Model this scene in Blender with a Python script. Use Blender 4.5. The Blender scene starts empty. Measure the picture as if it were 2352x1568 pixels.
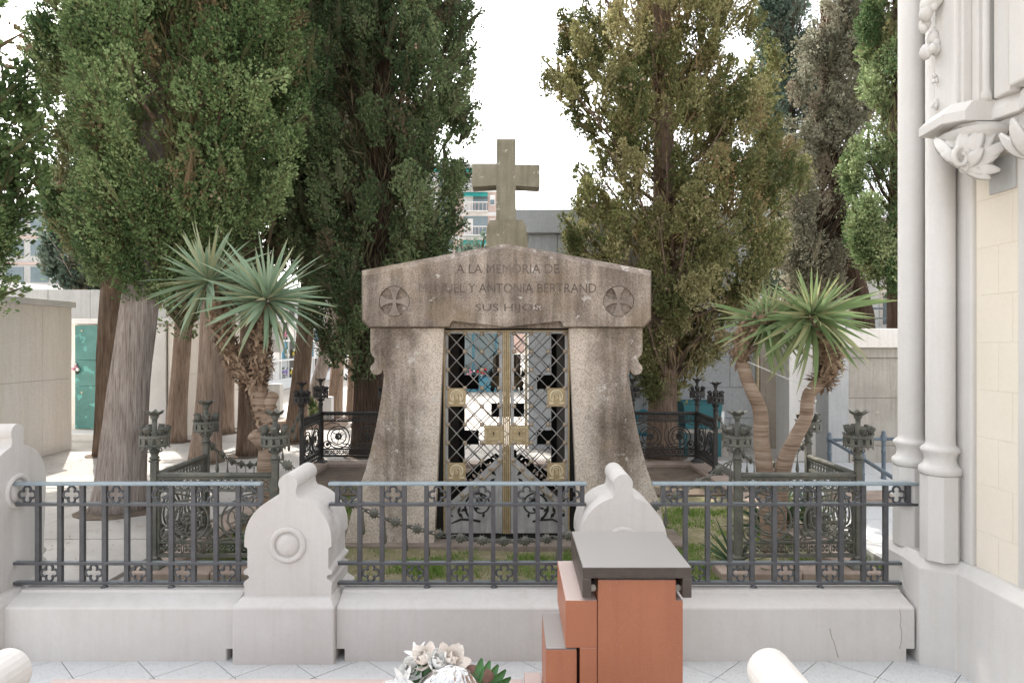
import bpy, math, random
import numpy as np
from mathutils import Vector, Matrix, Euler, noise
PI = math.pi
R = math.radians
SC = bpy.context.scene
COL = SC.collection

# ---------------------------------------------------------------- camera, light, exposure
EYE = 1.75
FPX = 1568.0                      # focal length in pixels of a 2352 px wide picture (24 mm lens)
cam_d = bpy.data.cameras.new('camera')
cam_d.lens = 24.0
cam_d.sensor_width = 36.0
cam_d.clip_start = 0.05
cam_d.clip_end = 1500.0
cam = bpy.data.objects.new('camera', cam_d)
COL.objects.link(cam)
cam.location = (0, 0, EYE)
cam.rotation_euler = (R(90), 0, 0)
SC.camera = cam

SUN_AZ, SUN_EL = R(-30), R(47)
world = bpy.data.worlds.new('World')
SC.world = world
world.use_nodes = True
wn = world.node_tree
sky = wn.nodes.new('ShaderNodeTexSky')
sky.sky_type = 'NISHITA'
sky.sun_disc = False
sky.sun_elevation = SUN_EL
sky.sun_rotation = SUN_AZ
sky.dust_density = 4.0
sky.air_density = 1.0
sky.ozone_density = 1.0
hs = wn.nodes.new('ShaderNodeHueSaturation')
hs.inputs['Saturation'].default_value = 0.22
wn.links.new(sky.outputs[0], hs.inputs['Color'])
wn.links.new(hs.outputs[0], wn.nodes['Background'].inputs[0])
wn.nodes['Background'].inputs[1].default_value = 0.15

sun_d = bpy.data.lights.new('sun', 'SUN')
sun_d.energy = 2.1
sun_d.angle = R(0.5)
sun_d.color = (1.0, 0.94, 0.86)
sun = bpy.data.objects.new('sun', sun_d)
COL.objects.link(sun)
SV = Vector((math.sin(SUN_AZ)*math.cos(SUN_EL), math.cos(SUN_AZ)*math.cos(SUN_EL), math.sin(SUN_EL)))
sun.rotation_euler = SV.to_track_quat('Z', 'Y').to_euler()
sun.location = SV*40

SC.view_settings.view_transform = 'Standard'
SC.view_settings.look = 'None'
SC.view_settings.gamma = 1.0
SC.view_settings.use_curve_mapping = False
SC.view_settings.exposure = 1.95
SC.render.engine = 'CYCLES'
SC.cycles.max_bounces = 8
SC.cycles.diffuse_bounces = 4
SC.cycles.transmission_bounces = 4
SC.cycles.transparent_max_bounces = 8
SC.cycles.use_denoising = True

# ---------------------------------------------------------------- helpers
def at(u, v, Y):
    """world point seen at pixel (u, v) of a 2352x1568 picture, Y metres in front of the camera"""
    return Vector(((u-1176)/FPX*Y, Y, EYE-(v-784)/FPX*Y))

class MB:
    """collects simple solids into one mesh"""
    def __init__(s): s.v = []; s.f = []; s.sm = []
    def add(s, vs, fs, smooth=False):
        n = len(s.v)
        s.v += [tuple(p) for p in vs]
        s.f += [tuple(i+n for i in f) for f in fs]
        s.sm += [smooth]*len(fs)
        return s
    def box(s, x0, x1, y0, y1, z0, z1):
        return s.add([(x0,y0,z0),(x1,y0,z0),(x1,y1,z0),(x0,y1,z0),(x0,y0,z1),(x1,y0,z1),(x1,y1,z1),(x0,y1,z1)],
                     [(0,3,2,1),(4,5,6,7),(0,1,5,4),(1,2,6,5),(2,3,7,6),(3,0,4,7)])
    def prism(s, poly, y0, y1, axis='y', smooth=False):
        """polygon (a, b) pulled along an axis: y -> (x,z), x -> (y,z), z -> (x,y)"""
        def P(a, b, t):
            return (a,t,b) if axis=='y' else ((t,a,b) if axis=='x' else (a,b,t))
        n = len(poly)
        area = sum(poly[i][0]*poly[(i+1)%n][1]-poly[(i+1)%n][0]*poly[i][1] for i in range(n))
        if (area > 0) != (axis == 'y'): poly = poly[::-1]
        # now wound so that the y0 cap faces outwards whatever the axis
        if axis == 'y': poly = poly
        vs = [P(a,b,y0) for a,b in poly]+[P(a,b,y1) for a,b in poly]
        fs = [tuple(range(n)), tuple(range(2*n-1, n-1, -1))]
        s.add(vs, fs)
        s.add(vs, [(i, n+i, n+(i+1)%n, (i+1)%n) for i in range(n)], smooth)
        return s
    def loft(s, rings, cap=True, smooth=False, closed=True):
        n = len(rings[0]); vs = [p for r in rings for p in r]; fs = []
        for k in range(len(rings)-1):
            for i in range(n if closed else n-1):
                j = (i+1) % n
                fs.append((k*n+i, k*n+j, (k+1)*n+j, (k+1)*n+i))
        s.add(vs, fs, smooth)
        if cap:
            m = len(s.v)-len(vs)
            s.f.append(tuple(m+i for i in range(n-1,-1,-1))); s.sm.append(False)
            s.f.append(tuple(m+(len(rings)-1)*n+i for i in range(n))); s.sm.append(False)
        return s
    def lathe(s, prof, seg=16, c=(0,0,0), smooth=True, cap=True):
        rings = [[(c[0]+r*math.cos(2*PI*i/seg), c[1]+r*math.sin(2*PI*i/seg), c[2]+z) for i in range(seg)] for r, z in prof]
        return s.loft(rings, cap, smooth)
    def tube(s, pts, r, seg=8, closed=False, smooth=True, flat=1.0):
        pts = [Vector(p) for p in pts]; n = len(pts)
        rr = r if hasattr(r, '__len__') else [r]*n
        rings = []; up = None
        for i, p in enumerate(pts):
            a = pts[(i-1) % n] if (closed or i > 0) else p
            b = pts[(i+1) % n] if (closed or i < n-1) else p
            t = (b-a)
            t = t.normalized() if t.length > 1e-9 else Vector((0,0,1))
            if up is None:
                up = Vector((0,1,0)) if abs(t.y) < .9 else Vector((1,0,0))
            sd = t.cross(up)
            sd = sd.normalized() if sd.length > 1e-6 else t.orthogonal().normalized()
            up = sd.cross(t).normalized()
            rings.append([p+(sd*math.cos(2*PI*k/seg)+up*math.sin(2*PI*k/seg)*flat)*rr[i] for k in range(seg)])
        if closed: rings.append(rings[0])
        return s.loft(rings, not closed, smooth)
    def ball(s, c, r, seg=8, rings=6, sc=(1,1,1)):
        prof = []
        vs = []; fs = []
        for j in range(1, rings):
            a = PI*j/rings
            for i in range(seg):
                b = 2*PI*i/seg
                vs.append((c[0]+r*sc[0]*math.sin(a)*math.cos(b), c[1]+r*sc[1]*math.sin(a)*math.sin(b), c[2]-r*sc[2]*math.cos(a)))
        for j in range(rings-2):
            for i in range(seg):
                k = (i+1) % seg
                fs.append((j*seg+i, j*seg+k, (j+1)*seg+k, (j+1)*seg+i))
        m = len(vs)
        vs += [(c[0],c[1],c[2]-r*sc[2]), (c[0],c[1],c[2]+r*sc[2])]
        for i in range(seg):
            k = (i+1) % seg
            fs.append((m, k, i)); fs.append((m+1, (rings-2)*seg+i, (rings-2)*seg+k))
        return s.add(vs, fs, True)
    def disc(s, c, r, h, seg=16, axis='y'):
        poly = [(c[0]+r*math.cos(2*PI*i/seg), c[2]+r*math.sin(2*PI*i/seg)) for i in range(seg)]
        return s.prism(poly, c[1], c[1]+h)
    def torus(s, c, R_, r, seg=24, ms=8, plane='xz', flat=1.0):
        pts = []
        for i in range(seg):
            a = 2*PI*i/seg
            if plane == 'xz': pts.append((c[0]+R_*math.cos(a), c[1], c[2]+R_*math.sin(a)))
            elif plane == 'xy': pts.append((c[0]+R_*math.cos(a), c[1]+R_*math.sin(a), c[2]))
            else: pts.append((c[0], c[1]+R_*math.cos(a), c[2]+R_*math.sin(a)))
        return s.tube(pts, r, ms, closed=True, flat=flat)
    def mesh(s, name):
        me = bpy.data.meshes.new(name)
        me.from_pydata(s.v, [], s.f)
        me.polygons.foreach_set('use_smooth', s.sm)
        me.update()
        return me
    def build(s, name, mt, parent=None, bevel=0, seg=2, loc=None):
        return obj(name, s.mesh(name), mt, parent, bevel, seg, loc)

def obj(name, me, mt, parent=None, bevel=0, seg=2, loc=None, mw=None):
    o = bpy.data.objects.new(name, me)
    COL.objects.link(o)
    if mt is not None and len(me.materials) == 0: me.materials.append(mt)
    if parent is not None: o.parent = parent
    if mw is not None: o.matrix_basis = mw
    elif loc is not None: o.location = loc
    if bevel:
        b = o.modifiers.new('bevel', 'BEVEL'); b.width = bevel; b.segments = seg
        b.limit_method = 'ANGLE'; b.angle_limit = R(38)
        b.harden_normals = False
    return o

def tag(o, label=None, cat=None, group=None, kind=None):
    if label: o['label'] = label
    if cat: o['category'] = cat
    if group: o['group'] = group
    if kind: o['kind'] = kind
    return o

def thing(name, label, cat, loc=(0,0,0), rz=0, group=None):
    o = bpy.data.objects.new(name, None)
    COL.objects.link(o)
    o.empty_display_size = .1
    o.location = loc; o.rotation_euler = (0,0,rz)
    return tag(o, label, cat, group)

def copy_tree(o, parent=None):
    c = o.copy(); COL.objects.link(c)
    if parent is not None: c.parent = parent
    for ch in list(o.children): copy_tree(ch, c)
    return c

def share(name, me, parent, mw, mt=None):
    o = bpy.data.objects.new(name, me); COL.objects.link(o); o.parent = parent; o.matrix_basis = mw
    return o

def text_mesh(txt, size, depth=.004, align='CENTER'):
    cu = bpy.data.curves.new('lettering', 'FONT')
    cu.body = txt; cu.size = size; cu.extrude = depth; cu.align_x = align; cu.align_y = 'CENTER'
    cu.resolution_u = 3
    o = bpy.data.objects.new('lettering', cu); COL.objects.link(o)
    dg = bpy.context.evaluated_depsgraph_get(); dg.update()
    me = bpy.data.meshes.new_from_object(o.evaluated_get(dg))
    bpy.data.objects.remove(o); bpy.data.curves.remove(cu)
    return me
UP_XZ = Matrix.Rotation(R(90), 4, 'X')     # from the xy plane to the xz plane, facing the camera

# ---------------------------------------------------------------- materials
def srgb(r, g, b):
    f = lambda c: ((c/255)/12.92 if c/255 <= .04045 else (((c/255)+.055)/1.055)**2.4)
    return (f(r), f(g), f(b), 1)
def c4(t): return (t[0], t[1], t[2], 1) if len(t) == 3 else t

class NT:
    def __init__(s, name):
        s.m = bpy.data.materials.new(name); s.m.use_nodes = True
        s.t = s.m.node_tree; s.b = s.t.nodes['Principled BSDF']
        s.out = s.t.nodes['Material Output']
    def n(s, typ, **kw):
        x = s.t.nodes.new(typ)
        for k, v in kw.items():
            if k in x.inputs: x.inputs[k].default_value = v
            else: setattr(x, k, v)
        return x
    def l(s, a, b): s.t.links.new(a, b)
    def coord(s, scale=(1,1,1), kind='Object'):
        if kind == 'World':
            g = s.n('ShaderNodeNewGeometry'); src = g.outputs['Position']
        else:
            g = s.n('ShaderNodeTexCoord'); src = g.outputs[kind]
        mp = s.n('ShaderNodeMapping'); mp.inputs['Scale'].default_value = scale
        s.l(src, mp.inputs['Vector'])
        return mp.outputs[0]
    def noise(s, vec, scale, detail=4, rough=.55):
        x = s.n('ShaderNodeTexNoise'); x.inputs['Scale'].default_value = scale
        x.inputs['Detail'].default_value = detail; x.inputs['Roughness'].default_value = rough
        s.l(vec, x.inputs['Vector']); return x.outputs['Fac']
    def ramp(s, fac, stops):
        x = s.n('ShaderNodeValToRGB'); e = x.color_ramp.elements
        e[0].position, e[0].color = stops[0][0], c4(stops[0][1])
        e[1].position, e[1].color = stops[-1][0], c4(stops[-1][1])
        for p, c in stops[1:-1]:
            k = e.new(p); k.color = c4(c)
        s.l(fac, x.inputs[0]); return x.outputs[0]
    def mix(s, fac, a, b, mode='MIX'):
        x = s.n('ShaderNodeMix'); x.data_type = 'RGBA'; x.blend_type = mode
        for sock, val in ((x.inputs[0], fac), (x.inputs[6], a), (x.inputs[7], b)):
            if isinstance(val, (int, float)): sock.default_value = val
            elif isinstance(val, tuple): sock.default_value = c4(val)
            else: s.l(val, sock)
        return x.outputs[2]
    def bump(s, h, strength=.3, dist=.01, normal=None):
        x = s.n('ShaderNodeBump'); x.inputs['Strength'].default_value = strength
        x.inputs['Distance'].default_value = dist
        s.l(h, x.inputs['Height'])
        if normal is not None: s.l(normal, x.inputs['Normal'])
        s.l(x.outputs[0], s.b.inputs['Normal']); return x.outputs[0]
    def base(s, col, rough=.8, metal=0.0, spec=.4):
        if isinstance(col, tuple): s.b.inputs['Base Color'].default_value = c4(col)
        else: s.l(col, s.b.inputs['Base Color'])
        if isinstance(rough, (int, float)): s.b.inputs['Roughness'].default_value = rough
        else: s.l(rough, s.b.inputs['Roughness'])
        s.b.inputs['Metallic'].default_value = metal
        s.b.inputs['Specular IOR Level'].default_value = spec
        return s.m

def mottled(name, c1, c2, scale=6, rough=.85, bump=.25, bscale=60, bdist=.004, streak=None, speck=None, spec=.3, metal=0.0, kind='World', grain=.25):
    """two tones of one material, with grain; streak = (colour, amount) adds rain runs; speck = (colour, scale, threshold) adds spots"""
    t = NT(name)
    v = t.coord(kind=kind)
    col = t.ramp(t.noise(v, scale, 6, .62), [(.32, c1), (.68, c2)])
    if streak:
        sv = t.coord((9, 9, .55), kind)
        f = t.ramp(t.noise(sv, 2.2, 5, .65), [(.46, (0,0,0)), (.72, (1,1,1))])
        mf = t.n('ShaderNodeMath', operation='MULTIPLY'); t.l(f, mf.inputs[0]); mf.inputs[1].default_value = streak[1]
        col = t.mix(mf.outputs[0], col, streak[0])
    if speck:
        f = t.ramp(t.noise(v, speck[1], 3, .6), [(speck[2], (0,0,0)), (speck[2]+.04, (1,1,1))])
        col = t.mix(f, col, speck[0])
    fine = t.noise(v, bscale, 5, .6)
    col = t.mix(grain, col, t.ramp(fine, [(.3, (.55,.55,.55)), (.7, (1,1,1))]), 'MULTIPLY')
    t.bump(fine, bump, bdist)
    return t.base(col, rough, metal, spec)

M = {}
M['plaster'] = mottled('white_plaster', (.55,.518,.485), (.615,.59,.562), 1.6, .85, .35, 45, .004, ((.47,.43,.385), .30), grain=.09)
M['plaster_cap'] = mottled('white_limewash', (.70,.675,.645), (.77,.75,.73), 2.2, .85, .35, 45, .004)
M['chapel'] = mottled('chapel_stone_paint', (.56,.54,.512), (.63,.612,.588), 1.4, .8, .25, 55, .003, ((.50,.45,.385), .22), grain=.10)
M['cream'] = mottled('cream_render', (.72,.65,.54), (.78,.72,.62), 1.1, .85, .2, 60, .003, grain=.1)
M['iron'] = mottled('grey_painted_iron', (.062,.062,.066), (.098,.098,.103), 14, .42, .25, 160, .002, spec=.5)
M['cast'] = mottled('weathered_cast_iron', (.085,.088,.075), (.17,.165,.135), 10, .6, .4, 90, .003, speck=((.20,.145,.10), 26, .64), spec=.4)
M['cast_dark'] = mottled('dark_cast_iron', (.03,.028,.026), (.06,.055,.048), 10, .6, .4, 90, .003, spec=.4)
M['iron_black'] = mottled('black_iron', (.008,.008,.008), (.018,.017,.016), 12, .6, .2, 90, .002)
M['brass'] = mottled('dull_brass', (.33,.245,.13), (.48,.375,.22), 20, .5, .2, 120, .002, metal=.45, spec=.5)
M['brass_pale'] = mottled('pale_worn_brass', (.58,.48,.31), (.74,.63,.44), 18, .5, .2, 120, .002, metal=.2, spec=.5)
M['stud'] = mottled('tarnished_bronze', (.30,.24,.175), (.45,.37,.28), 20, .55, .2, 120, .002, metal=.3)
M['zinc'] = mottled('grey_sheet_metal', (.30,.295,.285), (.45,.44,.43), 7, .5, .3, 60, .003, ((.10,.08,.07), .5), metal=.2)
M['lattice'] = mottled('grey_lattice_iron', (.24,.23,.215), (.36,.34,.315), 14, .5, .2, 90, .002, metal=.2)
M['terracotta'] = mottled('terracotta_granite', (.345,.122,.060), (.40,.150,.080), 2.5, .42, .1, 260, .001, ((.29,.092,.05), .35), speck=((.44,.19,.115), 190, .62), spec=.5)
M['terra_joint'] = mottled('dark_joint', (.05,.02,.015), (.08,.03,.02), 5, .9)
M['lid'] = mottled('dark_brown_granite', (.042,.028,.021), (.068,.048,.038), 30, .40, .1, 220, .001, spec=.7)
def sky_sheen(m, sheen, amount):
    """reflected sky painted into the colour of the upward faces"""
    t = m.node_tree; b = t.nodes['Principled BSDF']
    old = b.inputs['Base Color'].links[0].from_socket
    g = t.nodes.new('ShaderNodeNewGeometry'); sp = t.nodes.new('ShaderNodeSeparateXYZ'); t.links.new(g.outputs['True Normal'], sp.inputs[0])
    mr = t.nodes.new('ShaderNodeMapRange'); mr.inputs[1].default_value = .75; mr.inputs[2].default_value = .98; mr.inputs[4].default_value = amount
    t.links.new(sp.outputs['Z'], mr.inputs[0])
    mx = t.nodes.new('ShaderNodeMix'); mx.data_type = 'RGBA'; t.links.new(mr.outputs[0], mx.inputs[0]); t.links.new(old, mx.inputs[6]); mx.inputs[7].default_value = c4(sheen)
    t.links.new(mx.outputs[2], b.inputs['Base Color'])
sky_sheen(M['lid'], (.36,.345,.33), .8)  # grey sky reflection put into the colour of the lid top
sky_sheen(M['terracotta'], (.55,.455,.42), .92)  # pale sheen of the sky painted on the tomb and slab tops
sky_sheen(M['iron'], (.17,.20,.215), .7)  # blue-grey sky reflection painted on the rail tops
M['handrail'] = mottled('blue_grey_handrail_paint', (.20,.25,.275), (.27,.32,.345), 14, .38, .2, 160, .002, spec=.6)
M['rubber'] = mottled('worn_roller', (.30,.27,.22), (.40,.37,.31), 20, .7)
M['tile'] = mottled('grey_speckled_tile', (.55,.555,.55), (.66,.665,.655), 150, .65, .2, 240, .001, ((.50,.50,.49), .5), speck=((.45,.455,.46), 70, .60))
M['grout'] = mottled('grout', (.40,.38,.35), (.48,.46,.43), 20, .9)
M['paving'] = mottled('pale_concrete_paving', (.35,.325,.295), (.47,.44,.405), .9, .9, .5, 40, .006, speck=((.36,.32,.28), 5, .62))
M['ground'] = mottled('pale_trodden_ground', (.38,.34,.29), (.50,.46,.41), .5, .95, .5, 25, .01)
M['soil'] = mottled('brown_soil', (.12,.09,.068), (.21,.165,.125), 7, 1, .9, 40, .02)
M['turf'] = mottled('patchy_turf', (.20,.205,.085), (.36,.30,.20), 4.5, 1, .9, 60, .02, speck=((.42,.35,.26), 30, .58))
M['kerb'] = mottled('pinkish_kerb_stone', (.30,.225,.18), (.42,.335,.28), 6, .9, .5, 50, .006)
M['wall_stone'] = mottled('pale_concrete_wall', (.80,.75,.69), (.86,.825,.775), .8, .9, .4, 30, .005, ((.66,.59,.51), .4))
M['wall_grey'] = mottled('grey_block_wall', (.42,.42,.41), (.52,.52,.505), 1.3, .9, .4, 30, .005, ((.33,.32,.31), .4))
M['mauso'] = mottled('blue_grey_granite', (.43,.445,.455), (.53,.545,.55), 30, .7, .2, 90, .002, ((.38,.385,.39), .5))
M['old_stone'] = mottled('stained_beige_stone', (.36,.325,.28), (.48,.44,.385), 2.2, .9, .5, 30, .006, ((.22,.19,.16), .55), ((.50,.46,.38), 9, .70))
M['green_marble'] = mottled('green_marble', (.035,.15,.135), (.08,.235,.215), 3.5, .35, .05, 60, .001, speck=((.11,.36,.33), 5, .6), spec=.5)
M['white_trim'] = mottled('white_concrete', (.62,.61,.60), (.72,.71,.70), 2, .85)
M['render_white'] = mottled('white_render', (.70,.70,.69), (.78,.775,.765), 1, .8)
M['brick_far'] = mottled('pink_brick_far', (.50,.385,.34), (.57,.45,.40), 2, .9)
M['glass_dark'] = mottled('dark_window_glass', (.12,.17,.19), (.20,.25,.27), .7, .2, .02, 10, .001, spec=.6)
M['teal'] = mottled('teal_awning', (.02,.30,.27), (.04,.38,.34), 3, .8)
M['blue_kiosk'] = mottled('blue_painted_panel', (.06,.22,.32), (.12,.32,.42), 2, .5)
M['teal_plastic'] = mottled('teal_plastic', (.03,.135,.15), (.045,.175,.19), 4, .45)
M['hose'] = mottled('cyan_hose', (.01,.30,.40), (.02,.38,.48), 4, .4)
M['pipe'] = mottled('blue_grey_pipe_paint', (.095,.125,.155), (.15,.185,.215), 10, .5, spec=.5)
M['red'] = mottled('red_petals', (.45,.02,.03), (.6,.06,.05), 30, .6)
M['pink'] = mottled('pink_petals', (.65,.22,.33), (.75,.36,.45), 30, .6)
M['petal_white'] = mottled('white_petals', (.82,.82,.79), (.88,.88,.86), 30, .6)
M['petal_cream'] = mottled('cream_rose_petals', (.88,.79,.71), (.91,.86,.80), 18, .6)
M['petal_lilac'] = mottled('lilac_petals', (.30,.22,.52), (.42,.34,.64), 30, .6)
M['petal_yellow'] = mottled('yellow_petals', (.70,.50,.06), (.78,.6,.12), 30, .6)
M['petal_blue'] = mottled('blue_petals', (.08,.16,.50), (.15,.26,.6), 30, .6)
M['leaf_green'] = mottled('glossy_green_leaf', (.03,.11,.022), (.06,.18,.04), 20, .35, .1, 60, .001, spec=.5)
M['brown_bow'] = mottled('brown_dry_leaf', (.16,.085,.065), (.24,.135,.105), 16, .6)
M['hole'] = mottled('dark_drain_hole', (.025,.016,.012), (.05,.034,.025), 20, 1)
M['crack'] = mottled('plaster_crack', (.30,.25,.2), (.38,.33,.27), 20, 1)

def foil_mat():
    t = NT('silver_foil')
    v = t.coord()
    t.bump(t.noise(v, 20, 3, .5), .6, .012)
    return t.base((.66,.655,.64), .17, .95)
M['foil'] = foil_mat()

def crypt_stone(name, edge):
    """pitted grey-brown artificial stone: dark grime, pale dusted rims, white lichen"""
    t = NT(name)
    v = t.coord(kind='World')
    big = t.noise(v, 2.6, 6, .65)
    col = t.ramp(big, [(.30, (.225,.182,.15)), (.52, (.385,.325,.275)), (.74, (.55,.485,.42))])
    sv = t.coord((7, 7, .7), 'World')
    st = t.ramp(t.noise(sv, 1.6, 5, .62), [(.40, (.42,.40,.38)), (.66, (1.12,1.1,1.08))])
    col = t.mix(.72, col, st, 'MULTIPLY')
    if edge:                                       # piers: wear with a shape of its own, worn pale at both arrises and at the foot
        tc = t.n('ShaderNodeTexCoord'); sp = t.n('ShaderNodeSeparateXYZ'); t.l(tc.outputs['Generated'], sp.inputs[0])
        a = t.n('ShaderNodeMath', operation='SUBTRACT'); t.l(sp.outputs['X'], a.inputs[0]); a.inputs[1].default_value = edge
        b = t.n('ShaderNodeMath', operation='ABSOLUTE'); t.l(a.outputs[0], b.inputs[0])
        c = t.n('ShaderNodeMath', operation='MULTIPLY'); t.l(b.outputs[0], c.inputs[0]); c.inputs[1].default_value = 2.0
        low = t.n('ShaderNodeMapRange'); t.l(sp.outputs['Z'], low.inputs[0])
        low.inputs[1].default_value = .45; low.inputs[2].default_value = 0.0; low.inputs[3].default_value = 0; low.inputs[4].default_value = .42
        d = t.n('ShaderNodeMath', operation='ADD'); t.l(c.outputs[0], d.inputs[0]); t.l(low.outputs[0], d.inputs[1])
        e = t.n('ShaderNodeMath', operation='ADD'); t.l(d.outputs[0], e.inputs[0])
        w = t.n('ShaderNodeMath', operation='MULTIPLY'); t.l(t.noise(v, 7, 5, .6), w.inputs[0]); w.inputs[1].default_value = .55
        t.l(w.outputs[0], e.inputs[1])
        f = t.ramp(e.outputs[0], [(.58, (0,0,0)), (1.05, (1,1,1))])
        col = t.mix(f, col, (.62,.535,.455))
    pit = t.noise(v, 75, 4, .65)
    col = t.mix(.75, col, t.ramp(pit, [(.38, (.56,.53,.50)), (.56, (1.1,1.1,1.1))]), 'MULTIPLY')
    lich = t.ramp(t.noise(v, 7, 6, .72), [(.615, (0,0,0)), (.66, (.9,.9,.9))])
    col = t.mix(lich, col, (.56,.52,.48))
    och = t.ramp(t.noise(v, 1.9, 5, .6), [(.52, (0,0,0)), (.78, (.6,.6,.6))])
    col = t.mix(och, col, (.26,.185,.10))
    t.bump(pit, .6, .008)
    return t.base(col, .95, 0, .15)
M['crypt'] = crypt_stone('crypt_stone', 0)
M['crypt_pier'] = crypt_stone('crypt_pier_stone', .5)
M['crypt_letter'] = mottled('grime_in_cut_letters', (.085,.067,.055), (.20,.16,.135), 5, 1)
M['crypt_relief'] = mottled('relief_cross_stone', (.20,.16,.13), (.33,.275,.23), 7, .95, .5, 75, .006)
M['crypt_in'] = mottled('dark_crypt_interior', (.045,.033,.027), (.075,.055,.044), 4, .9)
M['pedestal'] = mottled('lichened_olive_stone', (.17,.155,.10), (.29,.26,.19), 5, .95, .6, 70, .006, ((.09,.08,.06), .55), ((.36,.33,.28), 13, .64))
M['cross_stone'] = mottled('olive_grey_cross_stone', (.19,.175,.125), (.30,.275,.205), 3, .95, .5, 70, .005, ((.10,.09,.065), .5), ((.36,.34,.28), 14, .66))

def bark(name, c1, c2, c3):
    """long fibrous furrows, twisted a little, over broad stains"""
    t = NT(name)
    a = t.noise(t.coord((15, 15, .9)), 2.6, 6, .65)
    fine = t.noise(t.coord((46, 46, 2.2)), 1.9, 4, .6)
    ad = t.n('ShaderNodeMath', operation='ADD'); t.l(a, ad.inputs[0]); t.l(fine, ad.inputs[1])
    hf = t.n('ShaderNodeMath', operation='MULTIPLY'); t.l(ad.outputs[0], hf.inputs[0]); hf.inputs[1].default_value = .5
    col = t.ramp(hf.outputs[0], [(.36, c1), (.50, c2), (.64, c3)])
    b = t.noise(t.coord((4, 4, 1.4)), 1.3, 5)
    col = t.mix(.55, col, t.ramp(b, [(.35, (.6,.57,.54)), (.65, (1.1,1.08,1.06))]), 'MULTIPLY')
    t.bump(hf.outputs[0], 1.0, .045)
    return t.base(col, .95, 0, .15)
M['bark_grey'] = bark('silvery_cypress_bark', (.21,.165,.14), (.39,.335,.30), (.53,.47,.435))
M['bark_brown'] = bark('brown_cypress_bark', (.11,.075,.055), (.225,.16,.118), (.34,.255,.195))
M['bark_tan'] = bark('tan_cypress_bark', (.20,.145,.11), (.38,.285,.225), (.52,.415,.345))
M['bark_dark'] = bark('dark_cypress_bark', (.04,.027,.02), (.08,.055,.04), (.13,.092,.066))

def yucca_bark():
    t = NT('ringed_yucca_bark')
    v = t.coord((2, 2, 34))
    a = t.noise(v, 1.4, 4, .6)
    col = t.ramp(a, [(.3, (.15,.10,.07)), (.5, (.30,.215,.155)), (.72, (.42,.33,.26))])
    t.bump(a, .4, .008)
    return t.base(col, .9, 0, .2)
M['yucca_bark'] = yucca_bark()
M['dead_leaf'] = mottled('dead_yucca_leaf', (.22,.14,.085), (.42,.31,.22), 16, .9)

def leafy(name, dark, mid, light, dead, trans=.28):
    """colour of each spray comes from the sprays' own tint attribute (what it is, not how it is lit)"""
    t = NT(name)
    at_ = t.n('ShaderNodeAttribute', attribute_name='tint')
    sp = t.n('ShaderNodeSeparateColor'); t.l(at_.outputs['Color'], sp.inputs[0])
    col = t.ramp(sp.outputs[0], [(0, dark), (.5, mid), (1, light)])
    col = t.mix(sp.outputs[1], col, dead)
    t.base(col, .75, 0, .15)
    tr = t.n('ShaderNodeBsdfTranslucent'); t.l(col, tr.inputs['Color'])
    mx = t.n('ShaderNodeMixShader'); mx.inputs[0].default_value = trans
    t.l(t.b.outputs[0], mx.inputs[1]); t.l(tr.outputs[0], mx.inputs[2]); t.l(mx.outputs[0], t.out.inputs['Surface'])
    return t.m
M['cyp_green'] = leafy('cypress_green', (.058,.10,.038), (.150,.225,.088), (.30,.385,.175), (.23,.15,.09), .27)
M['cyp_dark'] = leafy('cypress_dark_green', (.050,.082,.038), (.130,.185,.085), (.25,.315,.155), (.21,.15,.10), .27)
M['cyp_gold'] = leafy('cypress_olive_gold', (.080,.105,.038), (.215,.225,.090), (.40,.36,.19), (.33,.23,.125), .27)
M['cyp_pale'] = leafy('cypress_pale_grey', (.15,.155,.105), (.27,.265,.195), (.38,.365,.28), (.30,.24,.18), .32)
M['cyp_bright'] = leafy('cypress_mid_green', (.062,.115,.045), (.17,.235,.10), (.34,.40,.21), (.20,.165,.085), .27)
M['cyp_blue'] = leafy('cypress_blue_green', (.055,.088,.066), (.105,.15,.115), (.16,.205,.16), (.15,.13,.09), 0.4)
M['grass'] = leafy('grass_blades', (.11,.20,.04), (.20,.34,.065), (.30,.43,.11), (.5,.43,.25), .4)
M['yucca_blue'] = leafy('blue_green_yucca_leaf', (.18,.265,.165), (.275,.375,.25), (.40,.49,.35), (.5,.44,.25), .25)
M['yucca_green'] = leafy('green_yucca_leaf', (.12,.18,.075), (.205,.285,.125), (.34,.41,.24), (.5,.44,.25), .35)
M['agave'] = leafy('dark_green_blade', (.03,.06,.033), (.055,.10,.05), (.09,.14,.075), (.25,.22,.10), 0.2)
M['cone'] = mottled('pale_cypress_cone', (.24,.17,.11), (.36,.27,.19), 30, .9)
# ---------------------------------------------------------------- the setting: ground, terrace, paving, lawn
rnd = random.Random(7)
g = MB(); g.add([(-300,-60,-.06),(300,-60,-.06),(300,600,-.06),(-300,600,-.06)], [(0,1,2,3)])
tag(g.build('ground', M['ground']), kind='structure')

terrace = tag(MB().box(-3.6, 4.2, -1.2, 4.2, -.058, -.022).build('terrace_floor', M['grout']), kind='structure')
TS = .30
tile_me = [MB().prism([(-TS/2+.004,0),(0,-TS/2+.004),(TS/2-.004,0),(0,TS/2-.004)], -.024, 0, 'z').mesh('tile')]
TS = .42
tile_me = MB().prism([(-TS/2+.003,0),(0,-TS/2+.003),(TS/2-.003,0),(0,TS/2-.003)], -.024, 0, 'z').mesh('tile')
tile_me.materials.append(M['tile'])
for i in range(-9, 11):
    for j in range(-2, 14):
        x = .02+(i+(j % 2)*.5)*TS*1.0; y = 2.3+(j*.5)*TS
        if -3.3 < x < 3.9 and y < 4.05:
            share('tile', tile_me, terrace, Matrix.Translation((x, y, rnd.uniform(-.0012, .0012))))

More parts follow.
